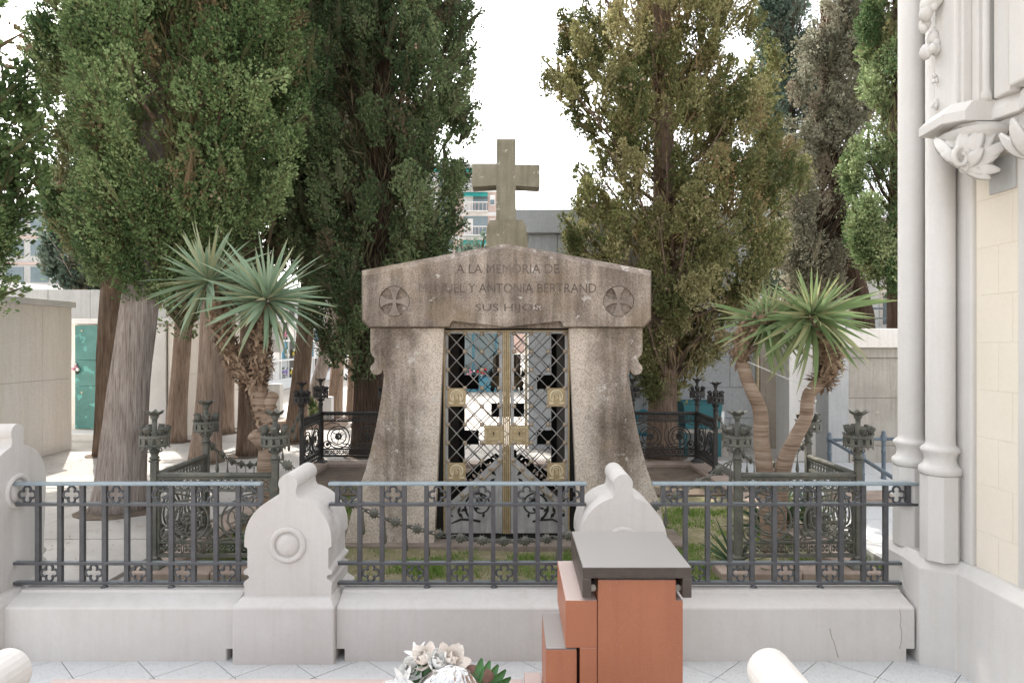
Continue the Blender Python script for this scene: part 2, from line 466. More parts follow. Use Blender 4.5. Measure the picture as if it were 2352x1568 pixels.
# concrete slabs of the walk left of the grave plot and behind it
walk = tag(MB().box(-8.6, 7.6, 4.2, 13.6, -.058, -.03).build('pavement', M['grout']), kind='structure')
xs = [-8.5, -6.35, -4.45, -2.95]
ys = [4.22, 6.05, 8.15, 10.1, 11.9, 13.55]
for i in range(3):
    for j in range(5):
        me = MB().box(xs[i]+.008, xs[i+1]-.008, ys[j]+.008, ys[j+1]-.008, -.04, 0).mesh('paving_slab'); me.materials.append(M['paving'])
        share('paving_slab', me, walk, Matrix.Translation((0,0,rnd.uniform(-.003,.004))))
for i in range(5):
    for (y0, y1) in ((9.95, 11.75), (11.75, 13.55)):
        x0 = -2.95+i*1.9
        me = MB().box(x0+.008, x0+1.892, y0+.008, y1-.008, -.04, 0).mesh('paving_slab'); me.materials.append(M['paving'])
        share('paving_slab', me, walk, Matrix.Translation((0,0,rnd.uniform(-.003,.004))))
# pale slabs right of the plot
path = tag(MB().box(3.02, 5.4, 5.0, 9.6, -.058, .035).build('side_path', M['grout']), kind='structure')
for i in range(3):
    for j in range(6):
        me = MB().box(3.03+i*.79, 3.03+i*.79+.782, 5.01+j*.765, 5.01+j*.765+.757, .03, .05).mesh('paving_slab'); me.materials.append(M['tile'])
        share('paving_slab', me, path, Matrix.Translation((0,0,rnd.uniform(-.001,.001))))
me = MB().box(2.86, 3.018, 4.95, 9.6, -.05, .075).mesh('kerb_stone'); me.materials.append(M['chapel']); share('kerb_stone', me, path, Matrix())

lawn = MB()
n = 40; vs = []; fs = []
for j in range(n+1):
    for i in range(n+1):
        x = -2.6+5.36*i/n; y = 4.22+5.5*j/n
        vs.append((x, y, .012+.03*noise.noise((x*1.1, y*1.1, 0))+.012*noise.noise((x*4, y*4, 3))))
for j in range(n):
    for i in range(n): fs.append((j*(n+1)+i, j*(n+1)+i+1, (j+1)*(n+1)+i+1, (j+1)*(n+1)+i))
lawn.add(vs, fs, True)
tag(lawn.build('lawn', M['turf']), kind='structure')
bed = MB().box(-2.5, 2.45, 7.6, 9.3, -.05, .045)
tag(bed.build('soil_bed', M['soil']), kind='structure')

def grass_blades(n, area, name, label, seed, hmin, hmax, keep):
    r = np.random.RandomState(seed)
    x = r.uniform(area[0], area[1], n); y = r.uniform(area[2], area[3], n)
    dens = np.array([noise.noise((a*1.3, b*1.3, 7.0))+.6*noise.noise((a*4.1, b*4.1, 2.0)) for a, b in zip(x, y)])
    k = dens > keep+r.uniform(-.22, .22, n); x, y, dens = x[k], y[k], dens[k]; n = len(x)
    h = r.uniform(hmin, hmax, n)*(1+.9*np.clip(dens, 0, 1)); a = r.uniform(0, 2*PI, n); w = r.uniform(.003, .007, n)
    lx, ly = r.normal(0, .5, n)*h, r.normal(0, .5, n)*h
    z = np.full(n, .005)
    P = np.empty((n, 3, 3))
    P[:,0] = np.stack([x-np.cos(a)*w, y-np.sin(a)*w, z], 1); P[:,1] = np.stack([x+np.cos(a)*w, y+np.sin(a)*w, z], 1)
    P[:,2] = np.stack([x+lx, y+ly, z+h], 1)
    tint = np.zeros((n, 4)); tint[:,0] = np.clip(.45+r.normal(0, .25, n), 0, 1); tint[:,1] = (r.rand(n) < .22)*r.uniform(.3, 1, n); tint[:,3] = 1
    o = obj(name, face_mesh(name, P.reshape(-1, 3), n, 3, np.repeat(tint, 3, 0)), M['grass'])
    return tag(o, label, 'grass', kind='stuff')

def face_mesh(name, verts, nf, k, tint):
    me = bpy.data.meshes.new(name)
    me.vertices.add(len(verts)); me.vertices.foreach_set('co', np.ascontiguousarray(verts, dtype=np.float32).ravel())
    me.loops.add(nf*k); me.loops.foreach_set('vertex_index', np.arange(nf*k, dtype=np.int32))
    me.polygons.add(nf)
    me.polygons.foreach_set('loop_start', np.arange(0, nf*k, k, dtype=np.int32))
    me.polygons.foreach_set('loop_total', np.full(nf, k, dtype=np.int32))
    at_ = me.color_attributes.new('tint', 'FLOAT_COLOR', 'POINT')
    at_.data.foreach_set('color', np.ascontiguousarray(tint, dtype=np.float32).ravel())
    me.update(calc_edges=True)
    return me

grass_blades(150000, (-2.55, 2.85, 4.3, 8.0), 'grass', 'short patchy grass growing round the stone crypt behind the railings', 3, .018, .050, .0)

# ---------------------------------------------------------------- white plaster fence: posts, plinth walls, iron railings
def post_profile():
    h = [(.241,.33),(.241,.395),(.246,.41),(.238,.425),(.222,.432),(.214,.446),(.222,.458),(.241,.462),(.246,.474),(.241,.486),
         (.226,.492),(.224,.50),(.224,.598),(.226,.607),(.241,.615),(.241,.65)]
    for k in range(1, 13):
        a = R(77)*k/12
        h.append((.241*math.cos(a), .65+.241*math.sin(a)))
    h += [(.047,.905),(.045,.925)]
    for k in range(0, 9):
        a = R(-32)+R(122)*k/8
        h.append((.053*math.cos(a), .962+.053*math.sin(a)))
    return h + [(-x, z) for x, z in h[::-1] if abs(x) > 1e-4]
def white_post(label, x, y, rz=0, tall=0.0):
    t = thing('fence_post', label, 'fence post', (x, y, 0), rz, 'white round-topped posts of the plaster fence')
    b = MB()
    b.loft([[(-w,-d,z),(w,-d,z),(w,d,z),(-w,d,z)] for w, d, z in ((.276,.25,-.03),(.276,.25,.305),(.246,.205,.345))])
    b.build('base', M['plaster'], t, .008)
    MB().prism([(x_, z_+(tall if z_ > .61 else 0)) for x_, z_ in post_profile()], -.17, .21).build('body', M['plaster'], t, .012, 3)
    m = MB().torus((0,-.172,.625+tall), .086, .017, 40, 8, flat=.8)
    m.build('medallion_ring', M['plaster'], t)
    rings = []
    for k in range(6):
        a = k/5*PI/2
        rings.append([(.066*math.cos(a)*math.cos(2*PI*i/28)+0, -.165-.026*math.sin(a), .625+tall+.066*math.cos(a)*math.sin(2*PI*i/28)) for i in range(28)])
    MB().loft([r[::-1] for r in rings[:-1]], True, True).build('medallion_dome', M['plaster'], t)
    return t
FY = 3.95
PX = [-1.2415, .617]
white_post('white plaster post with a round medallion between the left and middle railings', PX[0], FY)
white_post('white plaster post whose medallion is half hidden by the dark lid of the terracotta tomb', PX[1], FY)
white_post('taller white corner post at the left edge with its medallion turned to the right', -3.03, FY, R(90), .26)
white_post('near white post of which only the round top shows, below the left railing', -1.205, 1.43)
white_post('near white post of which only the round top shows, right of the terracotta tomb', .617, 1.43)

def bool_cut(o, cut):
    """take a shape out of a mesh for good"""
    c = cut.build('cutter', None); c.parent = o.parent
    m = o.modifiers.new('cut', 'BOOLEAN'); m.operation = 'DIFFERENCE'; m.object = c; m.solver = 'EXACT'
    mods = [x for x in o.modifiers if x.type == 'BEVEL']
    wd = [(x.width, x.segments) for x in mods]
    for x in mods: o.modifiers.remove(x)
    dg = bpy.context.evaluated_depsgraph_get(); dg.update()
    nm = bpy.data.meshes.new_from_object(o.evaluated_get(dg)); o.modifiers.clear()
    mt = o.data.materials[0]; o.data = nm
    nm.materials.clear(); nm.materials.append(mt)
    bpy.data.objects.remove(c)
    for w_, s_ in wd:
        x = o.modifiers.new('bevel', 'BEVEL'); x.width = w_; x.segments = s_; x.limit_method = 'ANGLE'; x.angle_limit = R(38)
def plinth(label, x0, x1, h0, h1):
    """low wall between two posts; h0, h1: a drain hole at that end"""
    t = thing('plinth_wall', label, 'low wall', ((x0+x1)/2, FY, 0), 0, 'white plinth walls under the railings')
    c = (x0+x1)/2; a, b = x0-c, x1-c
    prof = [(-.21,-.03),(-.21,.284),(-.205,.293),(-.085,.327),(-.075,.330),(-.075,.341),(.085,.341),(.085,.330),(.21,.293),(.21,-.03)]
    w = MB().prism(prof, a, b, 'x').build('wall', M['plaster'], t, .006)
    ct = MB()
    for f, e, s in ((h0, a, 1), (h1, b, -1)):
        if f: ct.box(min(e-s*.05, e+s*.046), max(e-s*.05, e+s*.046), -.3, -.05, -.05, .066)
    if ct.v: bool_cut(w, ct)
    k = MB()
    for f, e, s in ((h0, a, 1), (h1, b, -1)):
        if f: k.box(min(e, e+s*.044), max(e, e+s*.044), -.06, .0, -.02, .062)
    if k.v: k.build('drain_hole', M['hole'], t)
    return t
pl1 = plinth('low white plinth wall under the left railing, between corner post and middle post', -2.79, PX[0]-.277, False, True)
pl2 = plinth('long low white plinth wall under the middle railing, in front of the crypt', PX[0]+.277, PX[1]-.277, True, False)
pl3 = plinth('low white plinth wall under the right railing, running to the chapel, with a thin crack', PX[1]+.277, 2.208, False, True)
def crack(t, pts):
    MB().tube([(p[0], -.2105, p[1]) for p in pts], .0016, 4).build('crack', M['crack'], t)
crack(pl3, [(.572,.285),(.58,.24),(.575,.20),(.584,.16),(.58,.10),(.572,.07)])
crack(pl3, [(.19,.18),(.20,.13),(.212,.11),(.222,.07),(.236,.02)])

def quatrefoil_mesh():
    pts = []
    for k in range(4):
        a0 = k*PI/2
        cx, cz = .0275*math.cos(a0), .0275*math.sin(a0)
        for i in range(10):
            a = a0-R(128)+R(256)*i/9
            pts.append((cx+.0205*math.cos(a), 0, cz+.0205*math.sin(a)))
    m = MB().tube(pts, .0068, 6, closed=True, flat=1.25).mesh('quatrefoil')
    m.materials.append(M['iron']); return m
QUA = quatrefoil_mesh()
ZR = (.364, .477, .815, .925)
RY = 3.93
def railing(label, xl, xr, first, n, short, ql, lower_r):
    """xl, xr: ends of the rails; first: x of the first full bar; n full bars; short: x of the short bars; ql: a quatrefoil before the first bar"""
    t = thing('iron_railing', label, 'railing', ((xl+xr)/2, RY, .34), 0, 'dark iron railings on the white fence')
    ox, oz = (xl+xr)/2, .34
    D = .128
    m = MB(); m.prism([(-.025,0),(.025,0),(.025,.010),(.014,.018),(-.014,.018),(-.025,.010)], xl-ox, xr-ox, 'x')
    m.build('handrail', M['handrail'], t, .002, loc=(0,0,ZR[3]-oz))
    for k in range(3):
        e = lower_r if k < 2 else xr
        MB().box(xl-ox, e-ox, -.019, .019, -.0085, .0085).build('rail', M['iron'], t, .003, loc=(0,0,ZR[k]-oz))
    bme = MB().box(-.0125,.0125,-.0122,.0122,ZR[0]+.0086-oz,ZR[3]-.001-oz).mesh('bar'); bme.materials.append(M['iron'])
    sme = MB().box(-.0125,.0125,-.0122,.0122,ZR[2]+.0086-oz,ZR[3]-.001-oz).mesh('short_bar'); sme.materials.append(M['iron'])
    for i in range(n): share('bar', bme, t, Matrix.Translation((first+i*D-ox,0,0)))
    for x in short: share('short_bar', sme, t, Matrix.Translation((x-ox,0,0)))
    zt, zb = (ZR[2]+ZR[3])/2-oz, (ZR[0]+ZR[1])/2-oz
    for i in range(-1, n+1):
        if i % 2 == 1 or (i == -1 and ql) :
            x = first+(i+.5)*D
            if x < xr-.03: share('quatrefoil', QUA, t, Matrix.Translation((x-ox,0,zt)))
        elif 0 <= i < n-1:
            share('quatrefoil', QUA, t, Matrix.Translation((first+(i+.5)*D-ox,0,zb)))
    kme = MB().lathe([(.008,.016),(.014,.012),(.021,.004),(.023,-.004),(.019,-.012),(.008,-.0155)], 14).mesh('foot_knob'); kme.materials.append(M['iron'])
    for f in (3, 6): share('foot_knob', kme, t, Matrix.Translation((first+f*D-ox+.005,-.012,ZR[0]-.0245-oz)))
railing('iron railing with quatrefoils between the left corner post and the next post', -2.885, PX[0]-.20, -2.727, 10, (-1.447,), True, PX[0]-.20)
railing('iron railing with quatrefoils in front of the crypt gate', PX[0]+.19, PX[1]-.19, -.876, 10, (-1.004, .404), True, PX[1]-.19)
railing('iron railing with quatrefoils between the right post and the chapel wall', PX[1]+.19, 2.33, .997, 10, (.869, 2.277), True, 2.29)

# ---------------------------------------------------------------- terracotta tomb with dark lid
TY0, TY1 = 2.60, 3.07
tomb = thing('terracotta_tomb', 'stepped terracotta-red granite tomb with a dark granite lid on rollers', 'tomb', (.43, 2.83, 0))
def tb(name, x0, x1, y0, y1, z0, z1, mt, bev=.003):
    return MB().box(x0-.43, x1-.43, y0-2.83, y1-2.83, z0, z1).build(name, mt, tomb, bev)
fx = lambda u: (u-1176)/FPX*TY0
fz = lambda v: EYE-(v-784)/FPX*TY0
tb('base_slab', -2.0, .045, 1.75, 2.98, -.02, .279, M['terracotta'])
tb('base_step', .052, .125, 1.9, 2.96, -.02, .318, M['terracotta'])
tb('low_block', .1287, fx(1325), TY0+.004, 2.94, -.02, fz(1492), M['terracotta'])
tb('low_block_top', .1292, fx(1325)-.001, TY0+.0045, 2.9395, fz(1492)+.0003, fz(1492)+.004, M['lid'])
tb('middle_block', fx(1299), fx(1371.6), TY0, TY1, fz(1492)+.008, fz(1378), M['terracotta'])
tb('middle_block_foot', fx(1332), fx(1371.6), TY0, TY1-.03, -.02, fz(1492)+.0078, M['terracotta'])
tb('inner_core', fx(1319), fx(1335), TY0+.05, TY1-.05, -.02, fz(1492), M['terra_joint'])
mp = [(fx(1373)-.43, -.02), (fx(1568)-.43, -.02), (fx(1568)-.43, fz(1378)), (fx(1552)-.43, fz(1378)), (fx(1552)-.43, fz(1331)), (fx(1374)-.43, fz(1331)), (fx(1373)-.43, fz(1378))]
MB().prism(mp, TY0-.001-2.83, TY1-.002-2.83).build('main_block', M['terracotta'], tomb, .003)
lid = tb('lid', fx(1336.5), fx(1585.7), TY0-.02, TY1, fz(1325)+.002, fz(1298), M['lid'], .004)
for x0, x1 in ((1336.5, 1357), (1565, 1585.7)):
    MB().box(fx(x0)-.43, fx(x1)-.43, TY0-.02-2.83, TY1-2.83, fz(1368), fz(1325)+.0018).build('lid_side', M['lid'], lid, .003)
for u in (1362.5, 1558.5):
    wv = MB(); wv.disc((0,0,0), .013, .012, 14)
    wv.build('roller', M['rubber'], tomb, .002, loc=(fx(u)-.43, TY0+.012-2.83, fz(1352)))
    MB().box(-.008,.008,0,.03,-.02,.022).build('roller_bracket', M['iron_black'], tomb, .001, loc=(fx(u)-.43, TY0+.03-2.83, fz(1352)))

# ---------------------------------------------------------------- bouquet on the tomb slab
bq = thing('flower_bouquet', 'bouquet of cream roses and white lilies wrapped in silver foil on the tomb slab', 'bouquet', (-.24, 2.72, .28))
def petal_mesh(L, W, cup, mt, n=4):
    vs = []; fs = []
    for i in range(n+1):
        s = i/n; w = W*math.sin(PI*(.12+.83*s))**.8; z = cup*s*s*L
        for j, e in enumerate((-1, -.5, 0, .5, 1)):
            vs.append((w*e, L*s, z+abs(e)**2*W*.35))
    for i in range(n):
        for j in range(4): fs.append((i*5+j, i*5+j+1, (i+1)*5+j+1, (i+1)*5+j))
    m = MB().add(vs, fs, True).mesh('petal'); m.materials.append(mt); return m
def rose(c, r, mt, name='rose', tilt=(0,0,0)):
    m = MB()
    for k, (n, ang, sc) in enumerate(((3, 80, .55), (4, 66, .8), (5, 48, 1.0), (5, 22, 1.08))):
        for i in range(n):
            a = 2*PI*i/n+k*.6
            d = petal_mesh(r*sc*1.25, r*sc*.62, .25, mt)
            mw = Matrix.Rotation(a, 4, 'Z') @ Matrix.Translation((0, r*.10*(k+1), -r*.1*k)) @ Matrix.Rotation(R(ang), 4, 'X')
            m.add([mw @ v.co for v in d.vertices], [tuple(p.vertices) for p in d.polygons], True)
            bpy.data.meshes.remove(d)
    o = m.build(name, mt, bq); o.location = c; o.rotation_euler = tilt
    return o
def bq_at(u, v, dy=0):
    p = at(u, v+13, 2.72+dy); return (p.x+.24, p.y-2.72, p.z-.28)
rose(bq_at(976, 1502), .045, M['petal_cream'], 'rose', (R(25), R(-20), 0))
rose(bq_at(1036, 1506), .050, M['petal_cream'], 'rose', (R(30), R(10), .5))
rose(bq_at(1003, 1512, -.03), .040, M['petal_white'], 'rose', (R(35), R(0), 1))
rose(bq_at(942, 1526, -.02), .034, M['petal_white'], 'rose', (R(40), R(-35), 1))
def lily(c, L, tilt, mt):
    m = MB()
    for i in range(6):
        d = petal_mesh(L, L*.17, -.25 if i % 2 else -.1, mt, 5)
        mw = Matrix.Rotation(2*PI*i/6, 4, 'Z') @ Matrix.Rotation(R(42), 4, 'X')
        m.add([mw @ v.co for v in d.vertices], [tuple(p.vertices) for p in d.polygons], True)
        bpy.data.meshes.remove(d)
    o = m.build('lily', mt, bq); o.location = c; o.rotation_euler = tilt
lily(bq_at(930, 1556, -.05), .075, (R(55), R(-30), 0), M['petal_white'])
lily(bq_at(960, 1494, .03), .06, (R(20), R(-25), 0), M['petal_white'])
lily(bq_at(1016, 1496, .03), .055, (R(15), R(10), .4), M['petal_white'])
lily(bq_at(905, 1572, -.05), .06, (R(60), R(-45), .3), M['petal_white'])
lf = petal_mesh(.075, .022, -.15, M['leaf_green'], 5); lf.name = 'leaf'
for k in range(18):
    u, v = (966+rnd.uniform(-34, 50), 1540+rnd.uniform(-14, 22))
    a = rnd.uniform(-1.4, 1.2)
    mw = Matrix.Translation(bq_at(u, v, rnd.uniform(-.05, .03))) @ Matrix.Rotation(-a, 4, 'Y') @ Matrix.Rotation(R(70+rnd.uniform(-25, 25)), 4, 'X') @ Matrix.Rotation(rnd.uniform(-.6, .6), 4, 'Y')
    share('leaf', lf, bq, mw)
# crumpled silver foil, a creased shell folded over the stems
vs = []; fs = []; nu, nv = 40, 16
for j in range(nv+1):
    ph = R(88)*(1-j/nv)                   # from the top of the shell down to its rim
    for i in range(nu+1):
        a = R(-20)+R(220)*i/nu
        cr_ = .055*noise.noise((i*.42, j*.16, 1))+.03*noise.noise((i*1.1, j*.5, 4))
        w = 1+cr_*2*(j/nv)
        vs.append((math.cos(a)*math.cos(ph)*.150*w, -math.sin(a)*math.cos(ph)*.12*w, math.sin(ph)*.205*(1+.5*cr_)))
for j in range(nv):
    for i in range(nu): fs.append((j*(nu+1)+i, (j+1)*(nu+1)+i, (j+1)*(nu+1)+i+1, j*(nu+1)+i+1))
fo = MB().add(vs, fs, False).build('foil_wrap', M['foil'], bq)
fo.location = (bq_at(1030, 1600)[0], -.06, .004); fo.rotation_euler = (0, R(8), 0)
so = fo.modifiers.new('thick', 'SOLIDIFY'); so.thickness = .002
# brown dry leaf and a cut monstera leaf at the right side
vs = [(0,0,0)]; fs = []
for i in range(25):
    a = 2*PI*i/24; r = .050*(1+.16*math.sin(3*a)+.12*math.sin(2*a+1))
    vs.append((r*math.cos(a), -.012*math.cos(2*a), r*.85*math.sin(a)))
for i in range(24): fs.append((0, i+1, i+2))
b_ = MB().add(vs, fs, True).build('dry_leaf', M['brown_bow'], bq); b_.location = bq_at(1098, 1538, -.02); b_.rotation_euler = (R(-20), R(20), 0)
b_.modifiers.new('thick', 'SOLIDIFY').thickness = .003
mm = MB()
for k in range(9):
    d = petal_mesh(.105-.004*abs(k-3), .019, -.35, M['leaf_green'], 6)
    ang = R(12+k*14)
    mw = Matrix.Translation((.012*k-.03, 0, .012-.007*k)) @ Matrix.Rotation(ang, 4, 'Y') @ Matrix.Rotation(R(80), 4, 'X')
    mm.add([mw @ v.co for v in d.vertices], [tuple(p.vertices) for p in d.polygons], True); bpy.data.meshes.remove(d)
mo = mm.build('palm_leaf', M['leaf_green'], bq); mo.location = bq_at(1112, 1566, -.03)
# stems resting on the slab so the bouquet is carried
MB().tube([(-.06,-.30,.012),(0,-.12,.03),(.0,.02,.12)], .012, 8).tube([(.02,-.3,.012),(.02,-.1,.04),(.05,.03,.14)], .01, 8).build('stems', M['leaf_green'], bq)

# weeds at the foot of the left wall
wd = MB()
for k in range(22):
    a = rnd.uniform(0, 2*PI); h = rnd.uniform(.05, .12); dx = rnd.uniform(-.04, .04)
    wd.add([(dx-.003, 0, 0),(dx+.003, 0, 0),(dx+.5*h*math.cos(a), .3*h*math.sin(a), h)], [(0,1,2)])
wo = wd.build('weed', M['leaf_green']); wo.location = (-2.72, 3.70, 0)
tag(wo, 'tuft of green weed at the foot of the white wall by the left corner post', 'weed')

# ---------------------------------------------------------------- chapel at the right
ch = thing('chapel', 'white gothic chapel wall with two slender columns, leaf corbel and cream panel', 'chapel', (2.6, 4.0, 0))
def cb(name, mt, bev=.006, **k): return None
OX, OY, KS = 2.6, 4.0, .925
def cbuild(m, name, mt, bev=.006, seg=2):
    m.v = [(x*KS-OX, y*KS-OY, EYE+(z-EYE)*KS if z > .0 else z) for x, y, z in m.v]
    return m.build(name, mt, ch, bev, seg)
def octo(cx, cy, r, z0, z1, m):
    pts = [(cx+r*math.cos(PI/8+i*PI/4), cy+r*math.sin(PI/8+i*PI/4)) for i in range(8)]
    return m.prism(pts, z0, z1, 'z')
# main wall core
cbuild(MB().box(2.662, 3.6, 1.0, 4.47, -.03, 7.5), 'wall', M['chapel'])
# plinth course with sloping top, as sheets seen from the left; bulges under the columns
pl = MB()
q0 = [(2.364,.9),(2.364,3.56),(2.362,3.628),(2.215,3.71),(2.222,3.80),(2.235,3.90),(2.235,3.99),(2.235,4.12),(2.28,4.20),(2.9,4.20),(2.9,.9)]
q1 = [(2.412,.9),(2.412,3.60),(2.405,3.655),(2.262,3.738),(2.266,3.815),(2.272,3.91),(2.272,3.98),(2.272,4.10),(2.31,4.17),(2.9,4.17),(2.9,.9)]
pl.loft([[(x/KS, y/KS, -.03) for x, y in q0], [(x/KS, y/KS, EYE+(.52-EYE)/KS) for x, y in q0], [(x/KS, y/KS, EYE+(.572-EYE)/KS) for x, y in q1]])
cbuild(pl, 'plinth', M['chapel'], .006)
for (cy, label) in ((4.04, 'near'), (4.33, 'far')):
    m = MB(); octo(2.535, cy, .108, .47, .965, m)
    cbuild(m, 'column_base', M['chapel'], .004)
    m = MB().lathe([(.100,.966),(.112,.975),(.116,.995),(.112,1.012),(.098,1.022),(.088,1.035),(.084,1.06),(.088,1.085),(.104,1.105),(.106,1.118),(.094,1.13),(.08,1.142),(.0775,1.165),(.0775,7.0)], 28, (2.535, cy, 0))
    cbuild(m, 'column', M['chapel'], 0)
# strips between and beside the columns
m = MB().box(2.565, 2.663, 4.14, 4.24, .47, 7.0); cbuild(m, 'wall_strip', M['chapel'], .01)
m = MB().box(2.612, 2.663, 3.885, 4.139, .47, 7.0); cbuild(m, 'wall_strip', M['chapel'], .01)
m = MB().box(2.632, 2.664, 3.46, 3.5555, .47, 7.0); cbuild(m, 'wall_strip', M['chapel'], .008)
m = MB().box(2.60, 2.664, 3.36, 3.42, .47, 7.0); cbuild(m, 'wall_strip', M['chapel'], .012)
m = MB().lathe([(.035,.5),(.035,1.0),(.028,1.03),(.026,7.0)], 16, (2.632, 3.44, 0)); cbuild(m, 'shaft', M['chapel'], 0)
# cream ashlar panel, block by block
m = MB().box(2.6425, 2.6634, 3.558, 3.8825, .42, 2.95); cbuild(m, 'panel_backing', M['cream'], 0)
hh = .1655; zc = .42; row = 0
while zc < 2.75:
    js = 3.705 if row % 2 == 0 else 3.60
    zt = min(zc+hh*1.6, 2.95)
    for y0, y1 in ((3.5575, js), (js, 3.883)):
        m = MB().box(2.640, 2.6630, y0+.0008, y1-.0008, zc+.0009, zt-.0009); cbuild(m, 'ashlar_block', M['cream'], .0012, 1)
    zc = zt; row += 1
# upper tabernacle: slab with sloping edge, moulding under it, pier and shafts above
A = [(2.365,3.97),(2.345,3.72),(2.42,3.645),(2.563,3.643),(2.60,3.50),(2.56,3.36),(2.70,3.28),(2.9,3.28),(2.9,4.02),(2.52,4.02)]
def grow(P, d):
    cx, cy = 2.75, 3.65
    return [(x+(cx-x)*d, y+(cy-y)*d) for x, y in P]
zs = 2.985
m = MB().loft([[(x,y,zs-.055) for x,y in grow(A,.05)],[(x,y,zs-.05) for x,y in A],[(x,y,zs) for x,y in A],[(x,y,zs+.055) for x,y in grow(A,.13)]])
cbuild(m, 'corbel_slab', M['chapel'], .005)
m = MB().loft([[(x,y,zs-.10) for x,y in grow(A,.42)],[(x,y,zs-.085) for x,y in grow(A,.28)],[(x,y,zs-.056) for x,y in grow(A,.2)]])
cbuild(m, 'corbel_moulding', M['chapel'], .01)
m = MB().box(2.43, 2.66, 3.74, 3.93, zs+.054, 6.5); cbuild(m, 'pier', M['chapel'], .012)
m = MB().box(2.455, 2.66, 3.715, 3.742, zs+.054, 6.5); cbuild(m, 'pier_fillet', M['chapel'], .005)
m = MB().box(2.50, 2.664, 3.66, 3.713, zs+.054, 6.5); cbuild(m, 'pier_reveal', M['chapel'], .004)
m = MB().lathe([(.034,zs+.05),(.034,zs+.09),(.026,zs+.11),(.026,6.5)], 16, (2.545, 3.672, 0)); cbuild(m, 'pier_shaft', M['chapel'], 0)
m = MB().box(2.565, 2.664, 3.52, 3.64, zs+.054, 6.5); cbuild(m, 'pier_reveal', M['chapel'], .01)
m = MB().lathe([(.03,zs+.05),(.03,6.5)], 16, (2.60, 3.535, 0)); cbuild(m, 'pier_shaft', M['chapel'], 0)
m = MB().box(2.52, 2.664, 3.33, 3.47, zs+.054, 6.5); cbuild(m, 'pier', M['chapel'], .012)
# leaf corbel under the slab: bell with curled leaves
bell = MB()
rings = []
for k in range(8):
    s = k/7
    r = .03+.135*s**1.4
    rings.append([(2.60-.03-.06*s+r*math.cos(2*PI*i/18)*.95, 3.715+r*1.15*math.sin(2*PI*i/18), zs-.34+.235*s) for i in range(18)])
bell.loft(rings, True, True)
cbuild(bell, 'corbel_bell', M['chapel'], 0)
def carved_leaf(base, tip, up, w, curl):
    b, t_ = Vector(base), Vector(tip); ax = t_-b; L = ax.length; ax.normalize()
    nrm = Vector(up); nrm = (nrm-ax*nrm.dot(ax)).normalized(); sd = ax.cross(nrm)
    rings = []
    for k in range(9):
        s = k/8
        ww = w*(math.sin(PI*(.10+.86*s))**.75)
        c = b+ax*L*s+nrm*(curl*L*math.sin(PI*s*.9)**1.0)
        th = .016*(1-.5*s)
        rings.append([c-sd*ww-nrm*th*.2, c-sd*ww*.5+nrm*th, c+nrm*th*.25, c+sd*ww*.5+nrm*th, c+sd*ww-nrm*th*.2, c-nrm*th])
    return rings
def pin(u, v, Y): p = at(u, v, Y); return (p.x, p.y, p.z)
root = pin(2214, 386, 3.66)
for (u, v, Y, w, cu) in ((2152,321,3.86,.036,.20),(2166,340,3.80,.036,.26),(2183,306,3.80,.05,.18),(2214,294,3.66,.042,.20),(2256,290,3.60,.048,.16),(2288,297,3.585,.046,.13),
                         (2318,326,3.55,.042,.10),(2296,352,3.57,.04,.12),(2298,391,3.575,.036,.08),(2275,410,3.60,.030,.06),(2180,352,3.76,.028,.34),(2258,340,3.58,.04,.16)):
    m = MB().loft([[tuple(p) for p in r] for r in carved_leaf(root, pin(u, v, Y), (-.6,-.75,-.2), w, cu)], True, True)
    cbuild(m, 'carved_leaf', M['chapel'], 0)
pts = []
for k in range(22):                       # the rolled volute at the lower left of the leaves
    a_ = R(-70)+R(520)*k/21; rr = .062*(1-.72*k/21)
    c_ = Vector(pin(2199, 366, 3.66)); pts.append(c_+Vector((.86*rr*math.cos(a_), -.012-.03*k/21, rr*math.sin(a_)*1.15)))
m = MB().tube(pts, [.020-.010*k/21 for k in range(22)], 8); cbuild(m, 'volute', M['chapel'], 0)
m = MB().prism([(3.565,2.74),(3.76,2.74),(3.76,2.555),(3.565,2.555)], 2.628, 2.66, 'x'); cbuild(m, 'corbel_tablet', M['wall_grey'], .003)
for dx, dy, dz, w, cu in ((-.13,-.02,.2,.04,.2),(-.08,-.12,.2,.04,.2),(-.1,.1,.16,.035,.2),(-.03,-.16,.12,.035,.2)):
    b = (2.61, 3.40, zs-.33)
    m = MB().loft([[tuple(p) for p in r] for r in carved_leaf(b, (b[0]+dx, b[1]+dy, b[2]+dz), (-.7,-.5,-.5), w, cu)], True, True)
    cbuild(m, 'carved_leaf', M['chapel'], 0)
# crockets on the far edge of the pier
for zz, sc in ((3.44, 1.0), (3.62, 1.15), (3.80, 1.0), (3.10, .35), (3.25, .3)):
    m = MB()
    for k in range(9):
        a = rnd.uniform(0, 2*PI); rr = .035*sc
        m.ball((2.425-.03*sc+rr*math.cos(a)*.7, 3.90+rr*math.sin(a), zz+rnd.uniform(-.07,.07)*sc), rnd.uniform(.018,.034)*sc, 8, 6, (1, 1.2, 1.4))
    cbuild(m, 'crocket', M['chapel'], 0)
# ---------------------------------------------------------------- the stone crypt
CX, CY = -.047, 5.72
crypt = thing('stone_crypt', 'dark weathered stone crypt with gabled lintel, tall cross and double lattice gate', 'crypt', (CX, CY, 0))
S = CY/FPX
cx_ = lambda d: d*S                       # d: pixels from the axis
cz_ = lambda v: EYE-(v-784)*S
def cr(m, name, mt, bev=.01, seg=2, parent=None): return m.build(name, mt, parent or crypt, bev, seg)
# step
cr(MB().box(-1.52, 1.52, -.02, .5, -.04, .05), 'step', M['crypt_relief'], .012)
